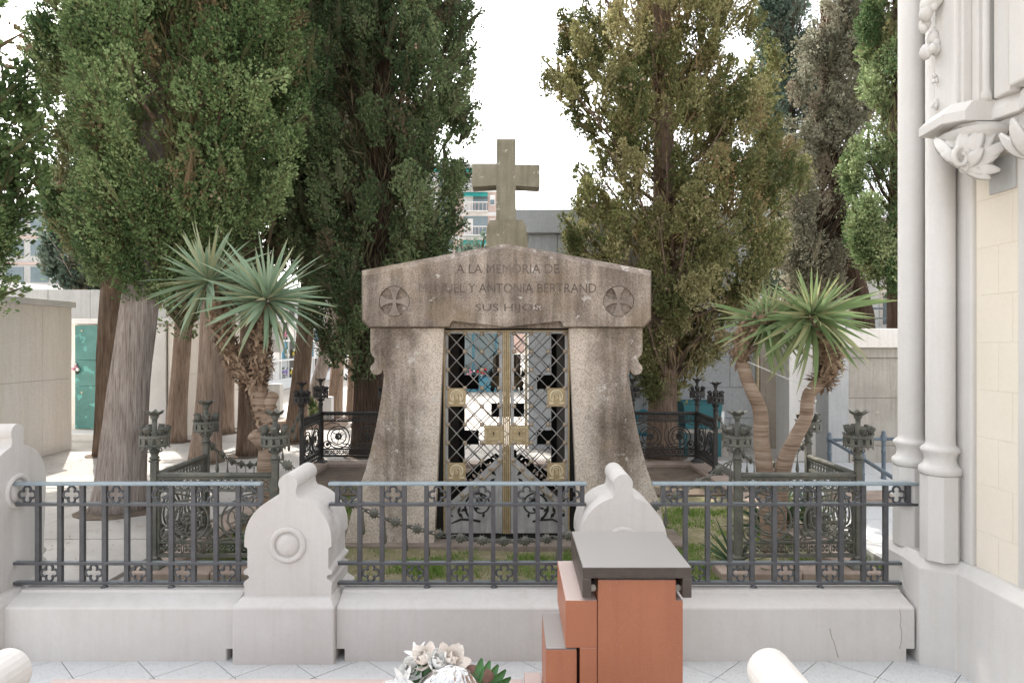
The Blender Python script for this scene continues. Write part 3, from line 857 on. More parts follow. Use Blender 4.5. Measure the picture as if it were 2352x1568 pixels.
# piers
def pier_poly(s):
    P = [(145,753.6),(315,753.6),(315,806),(312,816),(305,822),(306,830)]
    for k in range(9):
        a = R(60-k*30)
        P.append((301+14.5*math.cos(a), 847-14.5*math.sin(a)))
    P += [(284,862),(286,885),(291,920),(300,970),(313,1030),(326,1080),(337,1110),(352,1150),(372,1236),(378,1252),(168,1252)]
    return [(s*cx_(d), cz_(v)) for d, v in P]
for s in (-1, 1):
    cr(MB().prism(pier_poly(s), .05, .55), 'pier', M['crypt_pier'], .012)
# lintel
outer = [(0,557),(335,620),(335,736),(318,753),(131,753),(129,744),(124,736.5),(0,751.5),(-124,736.5),(-129,744),(-131,753),(-318,753),(-335,736),(-335,620)]
front = [(0,572),(329,634),(329,733),(314,749.5),(131,749.5),(129,744),(124,736.5),(0,750.5),(-124,736.5),(-129,744),(-131,749.5),(-314,749.5),(-329,733),(-329,634)]
ring = lambda P, y: [(cx_(d), y, cz_(v)) for d, v in P][::-1]
lm = MB().loft([ring(front, -.012), ring(outer, .045), ring(outer, .50)])
lint = cr(lm, 'lintel', M['crypt'], 0)
cut = MB()
for s in (-1, 1):
    pts = [(cx_(s*257)+.128*math.cos(2*PI*i/40), cz_(692)+.128*math.sin(2*PI*i/40)) for i in range(40)]
    cut.prism(pts, -.2, .022)
cutter = cut.build('cutter', None)
bo = lint.modifiers.new('cut', 'BOOLEAN'); bo.operation = 'DIFFERENCE'; bo.object = cutter; bo.solver = 'EXACT'
dg = bpy.context.evaluated_depsgraph_get(); cutter.parent = crypt; dg.update()
nm = bpy.data.meshes.new_from_object(lint.evaluated_get(dg))
lint.modifiers.clear(); lint.data = nm; nm.name = 'lintel'
if not nm.materials: nm.materials.append(M['crypt'])
bpy.data.objects.remove(cutter)
cr(MB().box(-cx_(140), cx_(140), .06, .5, cz_(753.2), cz_(735)), 'lintel_soffit', M['crypt'], 0)
for s in (-1, 1):                         # cross pattee in each roundel, its arms flush with the face
    m = MB(); c0 = (cx_(s*257), cz_(692)); r = .124
    P = []
    for k in range(4):
        a = k*PI/2+PI/2
        for i in range(5):                # concave flank of the arm, then its outer arc
            q = i/4; rr = .022+(r-.022)*q; half = math.atan2(.017+.040*q*q, rr)
            P.append((a-half if False else a+half*-1, rr))
        for i in range(1, 4): P.append((a+(-1+i*.5)*math.atan2(.057, r), r))
        for i in range(4, -1, -1):
            q = i/4; rr = .022+(r-.022)*q; half = math.atan2(.017+.040*q*q, rr)
            P.append((a+half, rr))
    poly = [(c0[0]+rr*math.cos(a), c0[1]+rr*math.sin(a)) for a, rr in P]
    m.prism(poly, -.010, .024)
    cr(m, 'relief_cross', M['crypt_relief'], .004)
for txt, v, size, wpx in (('A LA MEMORIA DE', 619, .105, 236), ('MANUEL Y ANTONIA BERTRAND', 663, .105, 406), ('SUS HIJOS', 707, .105, 148)):
    def ext(me): return min(q.co.x for q in me.vertices), max(q.co.x for q in me.vertices), max(q.co.y for q in me.vertices)-min(q.co.y for q in me.vertices)
    full = text_mesh(txt, size, .004, 'LEFT'); f0, f1, fh = ext(full); k = cx_(wpx)/(f1-f0); ky = cx_(21.5)/fh
    pre = ''
    for word in txt.split():              # each word a piece of its own, set where the line puts it
        me = text_mesh(word, size, .004, 'LEFT'); w0, w1, _ = ext(me)
        e1 = ext(text_mesh(pre+word, size, .004, 'LEFT'))[1]; pre += word+' '
        o = obj('inscription', me, M['crypt_letter'], crypt)
        o.matrix_basis = Matrix.Translation((cx_(3)-cx_(wpx)/2+(e1-w1-f0)*k, -.0095, cz_(v))) @ UP_XZ @ Matrix.Diagonal((k, ky, 1, 1))
# roof and side walls behind
rp = [(0,562),(318,624),(318,752.5),(-318,752.5),(-318,624)]
cr(MB().prism([(cx_(d), cz_(v)) for d, v in rp][::-1], .502, 2.15), 'roof', M['crypt'], .01)
for s in (-1, 1):
    a, b = sorted((s*.545, s*1.0))
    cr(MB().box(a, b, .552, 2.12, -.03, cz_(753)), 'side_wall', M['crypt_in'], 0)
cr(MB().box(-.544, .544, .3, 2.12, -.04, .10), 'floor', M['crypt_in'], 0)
# rear screen: dark frame with stepped squares, lattice, scrolled gable
rear = thing('rear_screen', None, None); rear.parent = crypt; rear.location = (0, 1.98, 0)
m = MB()
m.box(-.544, -.492, 0, .10, .10, 1.86); m.box(.492, .544, 0, .10, .10, 1.86); m.box(-.491, .491, 0, .10, 1.838, 1.861)
obj('screen_frame', m.mesh('screen_frame'), M['iron_black'], rear)
SR = 7.70/FPX
rz_ = lambda v: EYE-(v-784)*SR
rx_ = lambda d: d*SR
sq = lambda d0, d1, v0, v1: MB().box(rx_(d0), rx_(d1), -.004, .03, rz_(v1), rz_(v0))
for d0, d1, v0, v1 in ((-100,-67,861,893),(67,100,861,893),(-38,38,926,957),(-100,-67,988,1020),(67,100,988,1020)):
    obj('screen_square', sq(d0, d1, v0, v1).mesh('screen_square'), M['iron_black'], rear)
m = MB()
for k in range(-12, 13):
    for s in (-1, 1):
        x0, z0, x1, z1 = k*.152, .10, k*.152+s*1.74, 1.84
        # clip the diagonal to the opening
        pts = []
        for i in range(41):
            q = i/40; x = x0+(x1-x0)*q; z = z0+(z1-z0)*q
            if abs(x) <= .495: pts.append((x, .012+.004*s, z))
        if len(pts) > 1: m.tube([pts[0], pts[-1]], .0045, 4)
obj('screen_lattice', m.mesh('screen_lattice'), M['iron_black'], rear)
m = MB()
g0 = rz_(1022)
m.prism([(-.49,.10),(.49,.10),(.49,.24),(.0,g0),(-.49,.24)][::1], .034, .040)
# the leaf-shaped openings of the gable panel cannot be seen as one shape from here: panel and its pale scroll fretwork
gable = obj('screen_gable', m.mesh('screen_gable'), M['iron_black'], rear)
def scroll(m, cx, cz, r0, turns, start, dirn, r, y=0, grow=.32, n=26, seg=5):
    pts = []
    for i in range(n):
        q = i/(n-1); a = start+dirn*turns*2*PI*q; rr = r0*(1-(1-grow)*q)
        pts.append((cx+rr*math.cos(a), y, cz+rr*math.sin(a)))
    m.tube(pts, [r*(1-.5*i/(n-1)) for i in range(n)], seg)
    return pts
def sprig(m, x, z, a, L, y, w=.011):
    c, s_ = math.cos(a), math.sin(a)
    pts = [(x, z), (x+c*L*.5-s_*w, z+s_*L*.5+c*w), (x+c*L, z+s_*L), (x+c*L*.5+s_*w, z+s_*L*.5-c*w)]
    m.prism(pts[::-1], y-.002, y+.002)
cut = MB()                                # leaf and scroll shaped openings sawn out of the gable panel
for s in (-1, 1):
    for k in range(9):                    # arcs of the scroll, in short slots
        a0 = R(200)+k*R(38); rr = .135-.007*k
        P = []
        for q in range(5): a_ = a0+R(26)*q/4; P.append((s*(.20+(rr+.009)*math.cos(a_)), .345+(rr+.009)*math.sin(a_)))
        for q in range(4, -1, -1): a_ = a0+R(26)*q/4; P.append((s*(.20+(rr-.009)*math.cos(a_)), .345+(rr-.009)*math.sin(a_)))
        cut.prism(P, 0, .08)
    for x, z, a_, L, w in ((.20,.345,.3,.06,.016),(.20,.335,1.6,.06,.016),(.19,.345,2.9,.06,.016),(.205,.34,4.4,.06,.016),(.36,.20,.9,.075,.018),(.38,.18,.1,.07,.018),
                           (.34,.22,1.9,.07,.018),(.10,.46,1.1,.07,.018),(.07,.44,2.2,.07,.016),(.05,.36,1.7,.06,.016),(.06,.27,1.4,.06,.016),(.08,.19,.7,.06,.016),(.27,.17,.2,.06,.014)):
        sprig(cut, s*x, z, a_ if s > 0 else PI-a_, L, .04, w)
for i_, v_ in enumerate(cut.v): cut.v[i_] = (v_[0], -.02 if v_[1] < .041 and v_[1] < .0395 or v_[1] == 0 else .09, v_[2])
co = cut.build('cutter', None); co.parent = rear
bm_ = gable.modifiers.new('cut', 'BOOLEAN'); bm_.operation = 'DIFFERENCE'; bm_.object = co; bm_.solver = 'EXACT'; bm_.use_self = True
dg = bpy.context.evaluated_depsgraph_get(); dg.update()
nm = bpy.data.meshes.new_from_object(gable.evaluated_get(dg)); gable.modifiers.clear()
nm.materials.clear(); nm.materials.append(M['iron_black']); gable.data = nm
bpy.data.objects.remove(co)

# gate: frame in the opening, two leaves
GY = .15; SG = (CY+GY)/FPX
gx = lambda d: d*SG
gz = lambda v: EYE-(v-784)*SG
m = MB()
m.box(-.605, .605, GY+.02, GY+.10, gz(757.5), 1.862)
for s in (-1, 1):
    P = [(s*gx(144), gz(757.6)), (s*.575, gz(757.6)), (s*.64, .10), (s*gx(144), .10)]
    m.prism(P if s > 0 else P[::-1], GY+.02, GY+.10)
m.box(-.60, .60, GY+.02, GY+.10, .045, .099)
cr(m, 'gate_frame', M['iron_black'], .003)
m = MB()
for s in (-1, 1):
    m.box(min(s*gx(141),s*gx(144.6)), max(s*gx(141),s*gx(144.6)), GY-.012, GY+.018, .102, gz(758))
m.box(-gx(140.8), gx(140.8), GY-.012, GY+.018, gz(761), gz(758))
cr(m, 'gate_trim', M['brass'], .002)
stud_me = MB().ball((0,0,0), .0195, 10, 8, (1,.7,1)).mesh('stud'); stud_me.materials.append(M['stud'])
def omega_mesh():
    m = MB()
    pts = [(.052*math.cos(a), 0, .008+.052*math.sin(a)) for a in [R(-52+284*i/24) for i in range(25)]]
    m.tube(pts, .009, 6, flat=.6)
    for s in (-1, 1): m.box(min(s*.026,s*.064), max(s*.026,s*.064), -.006, .005, -.056, -.040)
    pts = [(.031*math.cos(a), -.002, .012+.031*math.sin(a)) for a in [R(-10+200*i/14) for i in range(15)]]
    m.tube(pts, .0055, 5, flat=.6)
    for s in (-1, 1): m.box(s*.031-.0055, s*.031+.0055, -.006, .004, -.030, .010)
    me = m.mesh('omega_emblem'); me.materials.append(M['brass_pale']); return me
OME = omega_mesh()
SM = text_mesh('S', .062, .003); SM.materials.append(M['brass_pale'])
NM = text_mesh('A', .030, .003); NM.materials.append(M['brass_pale'])
P0, PITCH = 24.5, 41.9                    # pixels from the axis to the inner stud column, stud pitch
for s, word in ((-1, 'left'), (1, 'right')):
    lf_ = thing('gate_leaf', None, None); lf_.parent = crypt; lf_.location = (0, GY, 0)
    def gb(m, name, mt, bev=0): return obj(name, m.mesh(name), mt, lf_, bev)
    X = lambda d: s*gx(d)
    def bx(m, d0, d1, y0, y1, z0, z1):
        a, b = sorted((X(d0), X(d1))); return m.box(a, b, y0, y1, z0, z1)
    m = MB()
    bx(m, 134, 140.7, -.006, .02, .102, gz(761.3)); bx(m, 9, 133.8, -.006, .02, gz(766), gz(761.3)); bx(m, 9.2, 17, -.006, .02, .102, gz(766.3))
    gb(m, 'leaf_frame', M['zinc'], .002)
    m = MB()
    bx(m, .4, 3.2, -.022, .0, .102, gz(758)); bx(m, 4.2, 8.4, -.016, .004, .102, gz(758))
    gb(m, 'astragal', M['brass'], .002)
    # sloping bar: from (8, 1052) to (128, 1165)
    zb = lambda d: gz(1047+(d-8)*.93)
    lat = MB()
    cols = [P0+k*PITCH-8 for k in range(4)]          # 16.5, 58, 100, 142 -> studs
    cols = [17, 56.5, 95.5, 134]
    v0 = 765.5; dv = 41.8
    ztop = gz(v0)
    def clip(d0, z0, d1, z1):
        pts = []
        for i in range(31):
            q = i/30; d = d0+(d1-d0)*q; z = z0+(z1-z0)*q
            if z >= zb(d)-.005: pts.append((d, z))
        if len(pts) > 1: lat.tube([(X(pts[0][0]), .004, pts[0][1]), (X(pts[-1][0]), .008, pts[-1][1])], .0052, 5)
    for k in range(11):
        for c in range(3):
            a, b = gz(v0+k*dv), gz(v0+(k+1)*dv)
            clip(cols[c], a, cols[c+1], b); clip(cols[c], b, cols[c+1], a)
    gb(lat, 'lattice', M['lattice'])
    for k in range(10):
        for c in range(4):
            z = gz(v0+k*dv)
            if z < zb(cols[c])+.01: continue
            share('stud', stud_me, lf_, Matrix.Translation((X(cols[c]), -.006, z)))
    # lower sheet with cut scrolls and its sloping bar
    P = [(9.2,.103),(133.8,.103),(133.8,zb(133.8)),(9.2,zb(9.2))]
    pp = [(X(d), z) for d, z in P]
    gb(MB().prism(pp if s > 0 else pp[::-1], .004, .012), 'lower_sheet', M['zinc'])
    P = [(9.3,zb(9.3)-.035),(133.7,zb(133.7)-.035),(133.7,zb(133.7)+.028),(9.3,zb(9.3)+.028)]
    pp = [(X(d), z) for d, z in P]
    gb(MB().prism(pp if s > 0 else pp[::-1], -.010, .0035), 'sloping_bar', M['zinc'], .002)
    m = MB(); m.tube([(X(9.5), -.012, zb(9.5)-.040), (X(133), -.012, zb(133)-.040)], .005, 5); gb(m, 'bar_trim', M['brass'])
    for k in range(6):
        d = 16+k*21.5
        share('stud', stud_me, lf_, Matrix.Translation((X(d), -.016, zb(d)-.004)))
    # scrolls
    m = MB(); yv = .0025
    pts = scroll(m, X(62), gz(1160), .135, 1.15, R(-60) if s > 0 else R(240), s, .010, yv, .35)
    for i in range(3, 25, 3):
        p = pts[i]; sprig(m, p[0], p[2], i*1.3, .05, yv, .012)
    m.tube([(X(130), yv, gz(1203)), (X(105), yv, gz(1192)), (X(80), yv, gz(1193)), (X(60), yv, gz(1197))], [.004,.009,.010,.009], 5)
    for d, v, a in ((100,1190,.9),(112,1180,1.9),(122,1186,.4),(92,1180,1.4),(28,1080,1.8),(24,1092,.8),(40,1110,2.4)):
        sprig(m, X(d), gz(v), a if s > 0 else PI-a, .07, yv, .015)
    m.ball((X(62), yv, gz(1150)), .03, 8, 6, (1,.15,1))
    gb(m, 'scrollwork', M['iron_black'])
    # plaques
    for v in (912, 1083):
        c = (X(114.5), -.012, gz(v))
        q = MB(); q.box(c[0]-.079, c[0]+.079, -.010, .001, c[2]-.079, c[2]+.079)
        gb(q, 'plaque', M['brass'], .003)
        share('omega_emblem', OME, lf_, Matrix.Translation((c[0], -.012, c[2])))
        share('plaque_letter', SM, lf_, Matrix.Translation((c[0], -.013, c[2]+.006)) @ UP_XZ)
    c = (X(29.5), -.013, gz(998))
    q = MB(); q.box(c[0]-.081, c[0]+.081, -.010, .001, c[2]-.083, c[2]+.083); gb(q, 'lock_plate', M['brass'], .003)
    q = MB(); q.ball((c[0], -.011, c[2]+.018), .007, 8, 6, (1,.4,1)); q.box(c[0]-.003, c[0]+.003, -.0125, -.0095, c[2]-.008, c[2]+.014); gb(q, 'keyhole', M['iron_black'])
    T = (('BERTRAND', 0, .066, 0), ('MANUEL', -.069, -.012, 90), ('CORTALE', .069, -.006, -90), ('2    4', 0, .03, 0), ('MARZO', 0, -.035, 0), ('1884', 0, -.067, 0)) if s < 0 else \
        (('SALSAS', 0, .066, 0), ('ANTONIA', -.069, -.006, 90), ('CERALGE', .069, -.006, -90), ('1    4', 0, .03, 0), ('FEBRERO', 0, -.035, 0), ('1887', 0, -.067, 0))
    for txt, dx, dz, rot in T:
        me = text_mesh(txt, .028, .002)
        xs_ = [v_.co.x for v_ in me.vertices]; want = .15 if dz == .066 else (.11 if rot else (.04 if len(txt) == 4 and txt.isdigit() else .085))
        k = want/(max(xs_)-min(xs_))
        o = obj('plate_lettering', me, M['brass_pale'], lf_)
        o.matrix_basis = Matrix.Translation((c[0]+dx, -.0125, c[2]+dz)) @ UP_XZ @ Matrix.Rotation(R(rot), 4, 'Z') @ Matrix.Diagonal((k, 1, 1, 1))
# pedestal and cross on the ridge
ped = MB()
w0 = 47*S
pr = [(-47,559+6),(-46,520),(-42,512),(-38,503),(38,503),(42,512),(46,520),(47,565)]
ped.prism([(cx_(d), cz_(v)) for d, v in pr][::-1], .04, .34)
cr(ped, 'pedestal', M['pedestal'], .014, 3)
cm = MB()
Pc = [(-23.5,505),(-22.5,420),(-79,423.5),(-79,371),(-22,371),(-22,312),(22,312),(22,372),(79,372.5),(79,424),(22.5,421),(23.5,505)]
cm.prism([(cx_(d-1), cz_(v)) for d, v in Pc][::-1], .09, .28)
cr(cm, 'cross', M['cross_stone'], .006)

# hanging lamp inside
lamp = thing('hanging_lamp', 'dark bronze crown lamp with candles hanging inside the crypt behind the gate', 'lamp', (-.05, 6.75, 1.30))
m = MB().lathe([(.13,.0),(.165,.012),(.168,.05),(.15,.06),(.15,.095),(.172,.10),(.172,.118),(.14,.122),(.14,.0)], 28)
m.build('crown', M['brass'], lamp)
m = MB()
for i in range(14):
    a = 2*PI*i/14; m.lathe([(.014,.116),(.004,.17),(.001,.19)], 5, (.168*math.cos(a), .168*math.sin(a), 0))
    m.lathe([(.001,-.045),(.014,-.02),(.014,.004)], 5, (.15*math.cos(a), .15*math.sin(a), 0))
m.build('spikes', M['cast_dark'], lamp)
cme = MB().lathe([(.018,0),(.018,.20),(.012,.205)], 8).mesh('candle'); cme.materials.append(M['stud'])
for i in range(8):
    a = 2*PI*i/8+.2
    share('candle', cme, lamp, Matrix.Translation((.12*math.cos(a), .12*math.sin(a), .12)) @ Matrix.Rotation(.12*math.sin(a), 4, 'X'))
m = MB()
for i in range(3):
    a = 2*PI*i/3+.5; m.tube([(.15*math.cos(a), .15*math.sin(a), .11), (0,0,.40)], .006, 5)
m.tube([(0,0,.39),(0,0,.57)], .009, 6); m.lathe([(.006,-.22),(.018,-.18),(.03,-.13),(.018,-.08),(.01,0),(.14,.004)], 10)
m.build('hanger', M['cast_dark'], lamp)
# ---------------------------------------------------------------- cast-iron corner railings with candelabra posts, chains, kerbs
XL, XR, YF, YB = -2.634, 2.55, 5.03, 9.40
def lotus(m, z, r):
    for i in range(8):
        a = 2*PI*i/8
        c, s_ = math.cos(a), math.sin(a)
        def P(rad, t, h): return (rad*c-t*s_, rad*s_+t*c, z+h)
        k = r
        m.add([P(.10*k,-.10*k,-.5*k),P(.10*k,.10*k,-.5*k),P(.62*k,.30*k,-.16*k),P(1.0*k,0,.10*k),P(.62*k,-.30*k,-.16*k),P(.5*k,0,-.26*k)],
              [(0,1,5),(1,2,5),(2,3,5),(3,4,5),(4,0,5)])
    m.lathe([(.012,-.11),(.02,-.06),(.032,-.042),(.022,-.022),(.006,0)], 10, (0,0,z+.0))
def post_parts(mt):
    """meshes of one candelabra post, shared by every copy"""
    d = {}
    m = MB()
    m.loft([[(-w,-w,z),(w,-w,z),(w,w,z),(-w,w,z)] for w, z in ((.075,.0),(.072,.015),(.045,.03),(.030,.06),(.036,.075),(.022,.09),(.022,.785),(.03,.79),(.03,.80))])
    m.lathe([(.022,.80),(.034,.81),(.036,.82),(.024,.832),(.03,.85),(.034,.872),(.022,.895),(.018,.91),(.018,1.09)], 12)
    d['shaft'] = m
    m = MB(); r = .102; n = 16
    for i in range(n):                     # pierced drum: a ring above, legs and a ring below
        pass
    m.lathe([(r-.006,.962),(r,.962),(r,.988),(r-.006,.988),(r-.006,.962)], 24, cap=False)
    m.lathe([(r-.006,.905),(r,.905),(r,.925),(r-.006,.925),(r-.006,.905)], 24, cap=False)
    for i in range(12):
        a = 2*PI*i/12; p = lambda rr, t: (rr*math.cos(a)-t*math.sin(a), rr*math.sin(a)+t*math.cos(a))
        q = [p(r-.006,-.016), p(r,-.016), p(r,.016), p(r-.006,.016)]
        m.loft([[(x,y,.92) for x,y in q],[(x,y,.966) for x,y in q]])
        for (t0, z0, z1) in ((-.013,.988,1.003),(.013,.988,1.003),(0,.905,.885)):
            q0 = [p(r-.005,t0-.011), p(r-.001,t0-.011), p(r-.001,t0+.011), p(r-.005,t0+.011)]
            q1 = [p(r+.004,t0-.002), p(r+.006,t0-.002), p(r+.006,t0+.002), p(r+.004,t0+.002)]
            R2 = [[(x,y,z0) for x,y in q0],[(x,y,z1) for x,y in q1]]
            m.loft(R2 if z1 > z0 else R2[::-1])
    for i in range(6):
        a = 2*PI*i/6; m.tube([(0,0,.925),(r*math.cos(a), r*math.sin(a), .93)], .006, 4)
    for i in range(6):
        a = 2*PI*i/6+.3; m.torus((.036*math.cos(a),.036*math.sin(a),.872), .014, .0045, 8, 4)
    d['drum'] = m
    m = MB()
    m.tube([(0,0,0),(0,0,.03)], .005, 5)
    m.lathe([(.006,.015),(.020,.026),(.024,.05),(.020,.066),(.024,.076),(.010,.066)], 8)
    d['cup'] = m
    m = MB(); lotus(m, 1.165, .088); d['flower'] = m
    return {k: v.mesh(k) for k, v in d.items()}
PP = post_parts(None)
for me in PP.values(): me.materials.append(M['cast'])
PPD = {}
for k, me in PP.items():
    c = me.copy(); c.materials.clear(); c.materials.append(M['cast_dark']); PPD[k] = c

def add_post(parent, x, y, dark=False, rot=0.0):
    pp = PPD if dark else PP
    p = share('post', pp['shaft'], parent, Matrix.Translation((x, y, .09)) @ Matrix.Diagonal((1,1,.985,1)))
    share('drum', pp['drum'], p, Matrix.Rotation(rot, 4, 'Z'))
    for i in range(6):
        a = 2*PI*i/6+rot+.2
        share('cup', pp['cup'], p, Matrix.Translation((.062*math.cos(a), .062*math.sin(a), .985)) @ Matrix.Rotation(a, 4, 'Z') @ Matrix.Rotation(R(24+8*math.sin(7*a)), 4, 'Y'))
    share('flower', pp['flower'], p, Matrix.Rotation(rot*2, 4, 'Z'))
    return p

def panel_meshes(L, mt):
    """ornamental panel along +x from 0 to L"""
    d = {}
    m = MB()
    m.box(.024, L-.024, -.012, .012, .735, .748); m.box(.024, L-.024, -.012, .012, .645, .665)
    m.box(.024, L-.024, -.012, .012, .268, .280); m.box(.024, L-.024, -.016, .016, .165, .19)
    m.box(.024, .040, -.011, .011, .191, .734); m.box(L-.040, L-.024, -.011, .011, .191, .734)
    d['frame'] = m
    m = MB(); m.tube([(.02,0,.766),(L-.02,0,.766)], .021, 10); d['top_rail'] = m
    m = MB(); n = int((L-.09)/.05)
    for i in range(n):                     # pierced top band: little fans
        x = .045+(i+.5)*(L-.09)/n
        m.torus((x, 0, .70), .017, .0045, 8, 4); m.tube([(x-.022,0,.732),(x,0,.716),(x+.022,0,.732)], .004, 4); m.tube([(x-.022,0,.668),(x,0,.684),(x+.022,0,.668)], .004, 4)
        m.box(x+.0225, x+.0265, -.004, .004, .666, .734)
    d['top_band'] = m
    m = MB(); n = int((L-.09)/.078)
    for i in range(n):                     # bottom band of square flower tiles
        x = .045+(i+.5)*(L-.09)/n; zc = .229
        for k in range(4):
            a = k*PI/2+PI/4; m.ball((x+.020*math.cos(a), 0, zc+.020*math.sin(a)), .013, 6, 4, (1,.5,1))
        m.ball((x, -.004, zc), .009, 6, 4)
        for sx in (-1, 1): m.tube([(x+sx*.036,0,.192),(x+sx*.030,0,zc),(x+sx*.036,0,.266)], .004, 4)
        m.tube([(x-.034,0,.262),(x+.034,0,.262)], .004, 4)
    d['bottom_band'] = m
    m = MB(); zc = .445
    for s, x in ((1, .245*L/.89), (-1, L-.245*L/.89)):
        m.torus((x, 0, zc), .105, .0075, 28, 6); m.torus((x, 0, zc-.012), .152, .0085, 32, 6)
        xc = x-s*.152
        m.torus((xc, 0, .335), .048, .0075, 18, 6); m.ball((xc, 0, .335), .026, 8, 6, (1,.6,1))
        m.tube([(xc+s*.03,0,.375),(x-s*.06,0,.332),(x+s*.06,0,.30),(x+s*.16,0,.292)], .0075, 6)
        m.tube([(x+s*.06,0,zc-.10),(x+s*.13,0,.34),(x+s*.19,0,.287)], .008, 6)
        m.tube([(x-s*.19,0,.60),(x-s*.10,0,.635),(x+s*.02,0,.61)], .007, 6)
    m.tube([(L/2-.06,0,.30),(L/2,0,.40),(L/2,0,.50),(L/2-.03,0,.60),(L/2,0,.643)], .007, 6)
    d['scrollwork'] = m
    return {k: v.mesh(k) for k, v in d.items()}
ros = MB()
for i in range(8):
    a = 2*PI*i/8
    ros.ball((.034*math.cos(a), -.004, .034*math.sin(a)), .019, 7, 5, (1,.55,1))
ros.ball((0,-.012,0), .016, 8, 6); 
for i in range(6):
    a = 2*PI*i/6+.4; ros.tube([(.045*math.cos(a),0,.045*math.sin(a)),(.105*math.cos(a),0,.105*math.sin(a))], .0045, 4)
ROS = ros.mesh('rosette'); ROS.materials.append(M['cast'])
ROSD = ROS.copy(); ROSD.materials.clear(); ROSD.materials.append(M['cast_dark'])

def add_panel(parent, L, x, y, rz, dark, cache={}):
    key = (round(L, 3), dark)
    if key not in cache:
        cache[key] = panel_meshes(L, None)
        for me in cache[key].values(): me.materials.append(M['cast_dark' if dark else 'cast'])
    pm = cache[key]
    p = share('panel', pm['frame'], parent, Matrix.Translation((x, y, 0)) @ Matrix.Rotation(rz, 4, 'Z'))
    for k in ('top_rail', 'top_band', 'bottom_band', 'scrollwork'): share(k, pm[k], p, Matrix())
    for xx in (.245*L/.89, L-.245*L/.89): share('rosette', ROSD if dark else ROS, p, Matrix.Translation((xx, 0, .445)))
def corner(label, x, y, sx, sy, dark):
    """corner post at (x, y); one panel runs along x (sx), the other along y (sy)"""
    t = thing('grave_railing', label, 'railing', (x, y, 0), 0, 'cast-iron corner railings of the crypt plot')
    LX, LY = .89, .85
    add_post(t, 0, 0, dark, .2); add_post(t, sx*LX, 0, dark, .5); add_post(t, 0, sy*LY, dark, .9)
    add_panel(t, LX, 0, 0, 0 if sx > 0 else PI, dark)
    add_panel(t, LY, 0, 0, PI/2 if sy > 0 else -PI/2, dark)
    return t
corner('greyish cast-iron corner railing on the paving side, in front of the tall blue-green yucca', XL, YF, 1, 1, False)
corner('cast-iron corner railing nearest the chapel columns, enclosing the twin-trunked yucca', XR, YF, -1, 1, False)
corner('black cast-iron corner railing behind the left pier of the crypt', XL, YB, 1, -1, True)
corner('black cast-iron corner railing in front of the blue-grey granite mausoleum wall', XR, YB, -1, -1, True)

# chains with spiked balls and drops
sb = MB(); sb.ball((0,0,0), .033, 10, 6, (1,.7,1))
for i in range(10):
    a = 2*PI*i/10
    for t_, w in ((0, .0), ):
        c, s_ = math.cos(a), math.sin(a)
        sb.add([(.022*c-.011*s_, -.009, .022*s_+.011*c),(.022*c+.011*s_, -.009, .022*s_-.011*c),(.022*c, .014, .022*s_),(.047*c, 0, .047*s_)],
               [(0,1,3),(1,2,3),(2,0,3)])
for i in range(5):
    a = 2*PI*i/5
    sb.add([(.012*math.cos(a)-.006,-.018,.012*math.sin(a)),(.012*math.cos(a)+.006,-.018,.012*math.sin(a)),(.012*math.cos(a),-.018,.012*math.sin(a)+.009),(.02*math.cos(a),-.038,.02*math.sin(a))], [(0,1,3),(1,2,3),(2,0,3)])
SPK = sb.mesh('spiked_ball'); SPK.materials.append(M['cast'])
DROP = MB().torus((0,0,-.006), .011, .004, 10, 5).lathe([(.003,-.185),(.013,-.175),(.017,-.155),(.013,-.12),(.006,-.075),(.005,-.018)], 8).mesh('drop'); DROP.materials.append(M['cast'])
LINK = MB().tube([(.030*math.cos(a)*1.0, 0, .012*math.sin(a)) for a in [2*PI*i/12 for i in range(12)]], .006, 5, closed=True).mesh('link'); LINK.materials.append(M['cast'])
def chain(label, A, B, sag, n):
    A, B = Vector(A), Vector(B)
    t = thing('spiked_chain', label, 'chain', tuple((A+B)/2), 0, 'chains hung between the iron corner railings')
    O = (A+B)/2
    P = lambda q: A+(B-A)*q+Vector((0,0,-sag*4*q*(1-q)))-O
    N = n*4
    for i in range(N):
        p, p2 = P(i/N), P((i+1)/N); d = (p2-p); L = d.length
        rot = d.to_track_quat('X', 'Z').to_matrix().to_4x4()
        if i % 4 != 1:
            sc = Matrix.Diagonal((max(1, L/.052), 1, 1, 1))
            share('link', LINK, t, Matrix.Translation((p+p2)/2) @ rot @ Matrix.Rotation(R(90)*(i % 2), 4, 'X') @ sc)
        else:
            share('spiked_ball', SPK, t, Matrix.Translation((p+p2)/2) @ (Matrix() if abs(d.x) > abs(d.y) else Matrix.Rotation(R(90), 4, 'Z')))
        if i % 4 == 3: share('drop', DROP, t, Matrix.Translation((p+p2)/2-Vector((0,0,.008))))
chain('long spiked chain with drops sagging across the front of the crypt gate', (XL+.89+.03, YF, .88), (XR-.89-.03, YF, .88), .60, 21)
chain('spiked chain on the paving side, rising from the yucca railing to the black railing behind', (XL, YF+.85+.03, .88), (XL, YB-.85-.03, .88), .40, 12)
chain('spiked chain on the chapel side between the twin-trunked yucca and the black rear railing', (XR, YF+.85+.03, .88), (XR, YB-.85-.03, .88), .40, 12)

